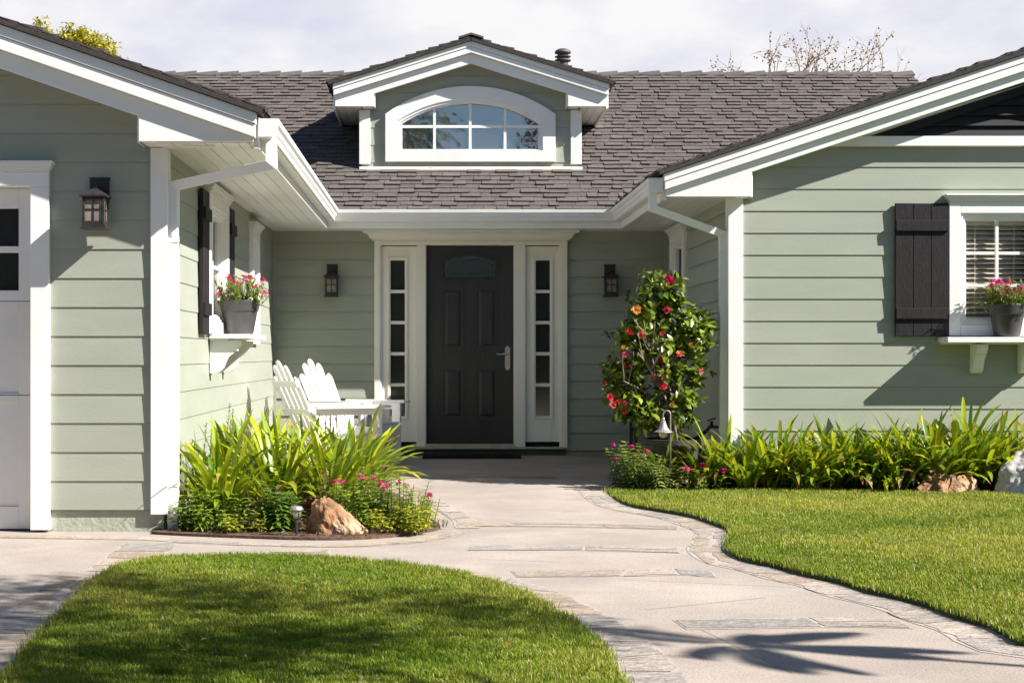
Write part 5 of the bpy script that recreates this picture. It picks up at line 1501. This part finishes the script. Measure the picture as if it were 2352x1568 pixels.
# ---------------------------------------------------------------- doormat
mb = MB(); qq = random.Random(2)
nx, ny = 46, 18
for i in range(nx):
    for j in range(ny):
        x0, x1 = lerp(-.13, .86, i / nx), lerp(-.13, .86, (i + 1) / nx); y0, y1 = lerp(15.70, 16.16, j / ny), lerp(15.70, 16.16, (j + 1) / ny)
        h = .030 + qq.uniform(-.006, .008); cx, cy = (x0 + x1) / 2, (y0 + y1) / 2
        b = [mb.vert((x0, y0, .058)), mb.vert((x1, y0, .058)), mb.vert((x1, y1, .058)), mb.vert((x0, y1, .058))]
        tt = [mb.vert((lerp(x, cx, .25), lerp(y, cy, .25), .058 + h)) for x, y in ((x0, y0), (x1, y0), (x1, y1), (x0, y1))]
        mb.face(tt)
        for k in range(4): mb.face((b[k], b[(k + 1) % 4], tt[(k + 1) % 4], tt[k]))
o = mb.build('doormat', matm, None); tag(o, 'black bristly doormat in front of the black door', 'doormat')

# ---------------------------------------------------------------- porch chairs and table
chw = mat('chair_white', (.82, .81, .79), .4, .02, 5)
def adirondack(loc, yaw, label):
    t = thing('adirondack_chair', label, 'chair', loc, 'white slatted chairs on the porch')
    def B(n, *boxes, M=None, bev=.004):
        mb = MB(M)
        for b in boxes: mb.box(*b)
        return mb.build(n, chw, t, bevel=bev, local=True)
    # chair looks along +x; y is across
    for s in (-1, 1):
        mb = MB()     # sloping side rail that is also the back leg
        mb.prism([(.30, s * .27 - .012, .36), (.30, s * .27 - .012, .25), (-.50, s * .27 - .012, 0), (-.60, s * .27 - .012, 0), (-.22, s * .27 - .012, .24)], (0, .024, 0)); mb.build('side_rail', chw, t, bevel=.003, local=True)
        mb = MB(); mb.box(.235, .345, s * .296 - .012, s * .296 + .012, 0, .575); mb.build('front_leg', chw, t, bevel=.003, local=True)
        mb = MB(); x0 = s * .338
        out = [(-.44, x0 - s * .03), (-.44, x0 + s * .025), (-.1, x0 + s * .07), (.30, x0 + s * .085), (.40, x0 + s * .06), (.42, x0), (.40, x0 - s * .055), (.1, x0 - s * .065)]
        mb.prism([(x, y, .576) for x, y in out], (0, 0, .026)); mb.build('armrest', chw, t, bevel=.004, local=True)
        mb = MB(); mb.prism([(.25, s * .308, .575), (.33, s * .308, .575), (.31, s * .308, .44), (.285, s * .308, .40)], (0, s * .05, 0)); mb.build('arm_bracket', chw, t, bevel=.002, local=True)
        mb = MB(); mb.box(-.42, .33, s * .300 - .010, s * .300 + .010, .515, .574); mb.build('arm_rail', chw, t, bevel=.002, local=True)
    for k in range(6):      # seat slats down the slope
        u = k / 5; x = lerp(.28, -.20, u); z = lerp(.368, .262, u)
        M_ = Matrix.Translation((x, 0, z)) @ Matrix.Rotation(-.215, 4, 'Y')
        mb = MB(M_); mb.box(-.042, .042, -.284, .284, 0, .02); mb.build('seat_slat', chw, t, bevel=.003, local=True)
    B('front_apron', (.318, .342, -.283, .283, .265, .368))
    tilt = R(-29)
    base = Matrix.Translation((-.235, 0, .17)) @ Matrix.Rotation(tilt, 4, 'Y')
    for k in range(5):
        y = (k - 2); M_ = base @ Matrix.Translation((0, y * .0985, 0)) @ Matrix.Rotation(-y * .020, 4, 'X')
        h = (.955, .905, .79)[abs(y)]; w = .046
        wt = w - .001; pts = [(-w * .92, 0), (w * .92, 0), (wt, h - .06)] + [(wt * math.cos(a), h - .06 + .06 * math.sin(a)) for a in [j * math.pi / 8 for j in range(1, 8)]] + [(-wt, h - .06)]
        mb = MB(M_); mb.prism([(0, p, z) for p, z in pts], (-.02, 0, 0)); mb.build('back_slat', chw, t, bevel=.003, local=True)
    for z, hw in ((.70, .27), (.415, .30)):
        mb = MB(base); mb.box(-.046, -.021, -hw, hw, z, z + .06); mb.build('back_rail', chw, t, bevel=.006, local=True)
    t.rotation_euler = (0, 0, yaw); t.scale = (.86, .95, 1.0)
    return t
adirondack((-.88, 14.22, gz(14.22)), R(30), 'nearer white wooden slatted chair seen from behind its back on the porch')
adirondack((-.74, 15.16, gz(15.16)), R(-33), 'farther white wooden slatted chair with its seat turned towards the path')
t = thing('side_table', 'small round brown metal table between the two white chairs', 'table', (-.98, 14.70, gz(14.7)))
mb = MB(); mb.lathe([(0, .53), (.165, .53), (.172, .535), (.172, .555), (.165, .560), (0, .560)], n=30); mb.build('table_top', rustm, t, local=True)
for k in range(3):
    a = k * 2.094 + .5; c, s = math.cos(a), math.sin(a)
    mb = MB(); mb.tube([(c * .05, s * .05, .53), (c * .07, s * .07, .25), (c * .15, s * .15, 0)], .007, 7); mb.build('leg', rustm, t, smooth=True, local=True)

# ---------------------------------------------------------------- trees
def tree_skeleton(seed, p, d, L, r, depth, wood, tips, kids=3, wob=.18, upb=.05, ratio=.68, split=.75):
    q = random.Random(seed)
    def go(p, d, L, r, dep):
        n = 5; pts = [p]; c = p.copy()
        for k in range(n):
            d = (d + rv(q) * wob + Vector((0, 0, upb))).normalized(); c = c + d * (L / n); pts.append(c.copy())
        wood.tube(pts, [lerp(r, r * .6, k / n) for k in range(n + 1)], 6 if dep > 1 else 4, (1, 1, 1), cap=False)
        tips.append((pts[-1], dep)); tips.append((pts[3], dep))
        if dep == 0: return
        for j in range(kids):
            b = pts[q.randint(2, n)] if j else pts[n]; nd = (d + rv(q) * split).normalized()
            go(b, nd, L * ratio * q.uniform(.8, 1.15), r * .58, dep - 1)
    go(Vector(p), Vector(d).normalized(), L, r, depth)
def clumps(mb, centers, q, n, rad, ls, c0, c1, flat=.8):
    for c in centers:
        tone = q.random()
        for k in range(n):
            p = c + Vector((q.gauss(0, rad), q.gauss(0, rad), q.gauss(0, rad * flat))); y = min(1, max(0, tone * .6 + q.uniform(-.1, .5))); g = q.uniform(.75, 1.2)
            leaf(mb, p, rv(q), rv(q) + Vector((0, 0, 1)), ls * q.uniform(.7, 1.3), ls * .5, tuple(lerp(a, b, y) * g for a, b in zip(c0, c1)))
# golden conifer behind the left wing
t = thing('conifer_tree', 'yellow green bushy tree rising behind the left wing roof', 'tree', (-5.95, 26.0, 0))
wd, tp = MB(), []
tree_skeleton(3, (0, 0, 0), (0, 0, 1), 3.0, .16, 3, wd, tp, 4, .10, .05, .48, .8)
wd.build('trunk', barkm, t, smooth=True, local=True, fix=False)
q = random.Random(14); cr_ = MB(); cs = []
for k in range(210):
    z = q.uniform(2.2, 6.35); w = .95 * (1 - ((z - 2.2) / 4.3) ** 2.2) + .1; a = q.uniform(0, 6.28); rr = w * math.sqrt(q.random())
    cs.append(Vector((math.cos(a) * rr, math.sin(a) * rr, z + .18 * math.sin(3 * a))))
for k in range(150):
    x = q.uniform(-.58, .62); top = 6.30 + .10 * math.sin(x * 9) - .5 * max(0, x - .3) ** 2 * 3; cs.append(Vector((x, q.uniform(-.35, .35), q.uniform(5.55, top))))
cs += [Vector((-.62, 0, 6.35)), Vector((-.60, 0, 6.48)), Vector((-.63, .05, 6.6)), Vector((.5, 0, 6.25)), Vector((.62, .1, 6.0)), Vector((.1, 0, 6.42))]
clumps(cr_, cs, q, 60, .075, .075, (.20, .19, .012), (.52, .44, .03))
cr_.build('crown', leafs, t, local=True, fix=False)
# bare tree with seed balls behind the main roof
t = thing('bare_tree', 'leafless tree with hanging seed balls behind the right of the main roof', 'tree', (6.55, 28.0, 0))
wd, tp = MB(), []; q = random.Random(19)
wd.tube([(0, 0, 0), (.05, 0, 2), (0, 0, 5.0)], [.2, .16, .11], 8)
for d, L, sd in (((-1.2, 0, .62), 1.35, 1), ((-.75, .2, .9), 1.2, 22), ((-.25, .1, 1), 1.35, 7), ((.15, -.1, 1), 1.25, 3), ((.65, .1, .85), 1.35, 4), ((1.1, 0, .60), 1.4, 15), ((-1.3, .2, .45), 1.4, 6), ((.9, .2, .9), 1.1, 9)):
    tree_skeleton(sd, (0, 0, 4.95 + q.uniform(-.15, .15)), d, L * .72, .030, 4, wd, tp, 3, .26, .0, .66, .75)
wd.build('trunk', mat('pale_bark', (.40, .31, .24), .9, .2, 10), t, smooth=True, local=True, fix=False)
sb = MB()
for p, dep in tp:
    if dep <= 1 and q.random() < .45:
        c = p + Vector((q.uniform(-.03, .03), 0, -q.uniform(.03, .12))); g = q.uniform(.7, 1.3); r = q.uniform(.013, .019)
        sb.lathe([(0, -r), (r * .8, -r * .5), (r, 0), (r * .8, r * .5), (0, r)], c, 6, (.30 * g, .17 * g, .06 * g))
sb.build('seed_balls', petal, t, local=True, fix=False)['kind'] = 'stuff'

# trees in the garden behind the viewer: they throw the dappled shade and are mirrored in the dormer glass
def palm(loc, H, fr, fl, lean, label, seed, fan=False):
    q = random.Random(seed); t = thing('palm_tree', label, 'tree', loc)
    wd = MB(); top = Vector((lean[0], lean[1], H)); n = 9
    wd.tube([Vector((lean[0] * (k / n) ** 1.5, lean[1] * (k / n) ** 1.5, H * k / n)) for k in range(n + 1)], [lerp(.014, .009, k / n) * H for k in range(n + 1)] if H > 5 else [lerp(.034, .022, k / n) for k in range(n + 1)], 9); wd.build('trunk', barkm, t, smooth=True, local=True, fix=False)
    cb = MB()
    for k in range(fr):
        a = k * 2.399 + q.uniform(-.2, .2); e = lerp(1.2, -.5, k / fr); d = Vector((math.cos(a) * math.cos(e), math.sin(a) * math.cos(e), math.sin(e)))
        p = top.copy(); L = fl * q.uniform(.8, 1.1); S_ = 14; pts = [p.copy()]
        for i in range(S_):
            d = (d + Vector((0, 0, -.11))).normalized(); p = p + d * (L / S_); pts.append(p.copy())
            sd = d.cross(Vector((0, 0, 1))).normalized()
            if i > 1:
                for s in (-1, 1):
                    for f_ in (0, .5):
                        ll = L * .30 * math.sin(math.pi * min(.97, (i + f_) / S_) * .9 + .2)
                        leaf(cb, p - d * (f_ * L / S_), sd * s * .8 + d * .7 + Vector((0, 0, -.25)), Vector((0, 0, 1)), ll, .035, (.07, .11, .025), .1, .3)
        cb.tube(pts, .010, 4, (.10, .12, .04), cap=False)
    cb.build('crown', leafs, t, local=True, fix=False)
palm((5.75, 3.95, 0), 3.95, 10, .55, (.12, .05), 'slender young palm on the lawn beyond the right edge of the view', 5)
palm((-1.1, -9.5, 0), 7.2, 34, 1.9, (.2, 0), 'tall palm across the street behind the viewer', 6)
def leafy(loc, H, cc, n, rad, label, seed, c0, c1, ls=.085, R_=(1.9, 1.9, 1.2)):
    q = random.Random(seed); t = thing('garden_tree', label, 'tree', loc)
    wd, tp = MB(), []
    tree_skeleton(seed, (0, 0, 0), (.0, 0, 1), H * .55, .13, 3, wd, tp, 4, .08, .05, .55, .85); wd.build('trunk', barkm, t, smooth=True, local=True, fix=False)
    cb = MB(); cs = []
    while len(cs) < cc:
        v = Vector((q.uniform(-1, 1), q.uniform(-1, 1), q.uniform(-1, 1)))
        if v.length < 1: cs.append(Vector((v.x * R_[0], v.y * R_[1], H + v.z * R_[2])))
    clumps(cb, cs, q, n, rad, ls, c0, c1)
    cb.build('crown', leafs, t, local=True, fix=False)
leafy((4.15, 3.15, 0), 5.0, 27, 430, .20, 'spreading garden tree beyond the right edge of the view', 23, (.05, .10, .02), (.12, .18, .03), .075, (2.3, 2.1, .9))
leafy((4.2, -9.0, 0), 7.0, 60, 60, .30, 'rusty leaved tree across the street behind the viewer', 24, (.10, .045, .03), (.22, .08, .05), .16, (2.4, 2.0, 2.4))

# unseen leafy screen added behind the viewer to cut low sky light
q = random.Random(61); hb = MB()
for i in range(60):
    for j in range(7):
        x, z = -24 + i * .8 + q.uniform(-.2, .2), .4 + j * .68 + q.uniform(-.1, .1)
        r = q.uniform(.5, .75); hb.lathe([(0, -r), (r * .8, -r * .6), (r, 0), (r * .8, r * .6), (0, r)], (x, -7.6 + q.uniform(-.25, .25), z), 7, tuple(q.uniform(.8, 1.2) * c for c in (.030, .045, .016)))
o = hb.build('sky_blocking_hedge', leafs, None, fix=False); tag(o, 'long dark green leafy screen added behind the viewer to block low sky light', 'sky_blocking_hedge')

# a few fallen leaves
lv = MB(); leaf(lv, Vector((-.02, 0, .008)), Vector((1, 0, .1)), Vector((0, 0, 1)), .05, .028, (.36, .17, .07), .35, .15)
L1 = single(lv, 'fallen_leaf', leafs, 'curled brown leaf fallen on the grass of the front lawn', 'leaf', (*G(1150, 1455), LZ + .03), .4, 1.0, 'fallen leaves on the front lawn', smooth=False)
for k, (px, py) in enumerate(((690, 1550), (260, 1400), (560, 1455), (1165, 1520), (240, 1408), (930, 1468), (700, 1372), (420, 1536), (470, 1510), (860, 1525))):
    dup(L1, L1['label'], (*G(px, py), LZ + .032), k * 1.7, .8 + .05 * (k % 5))
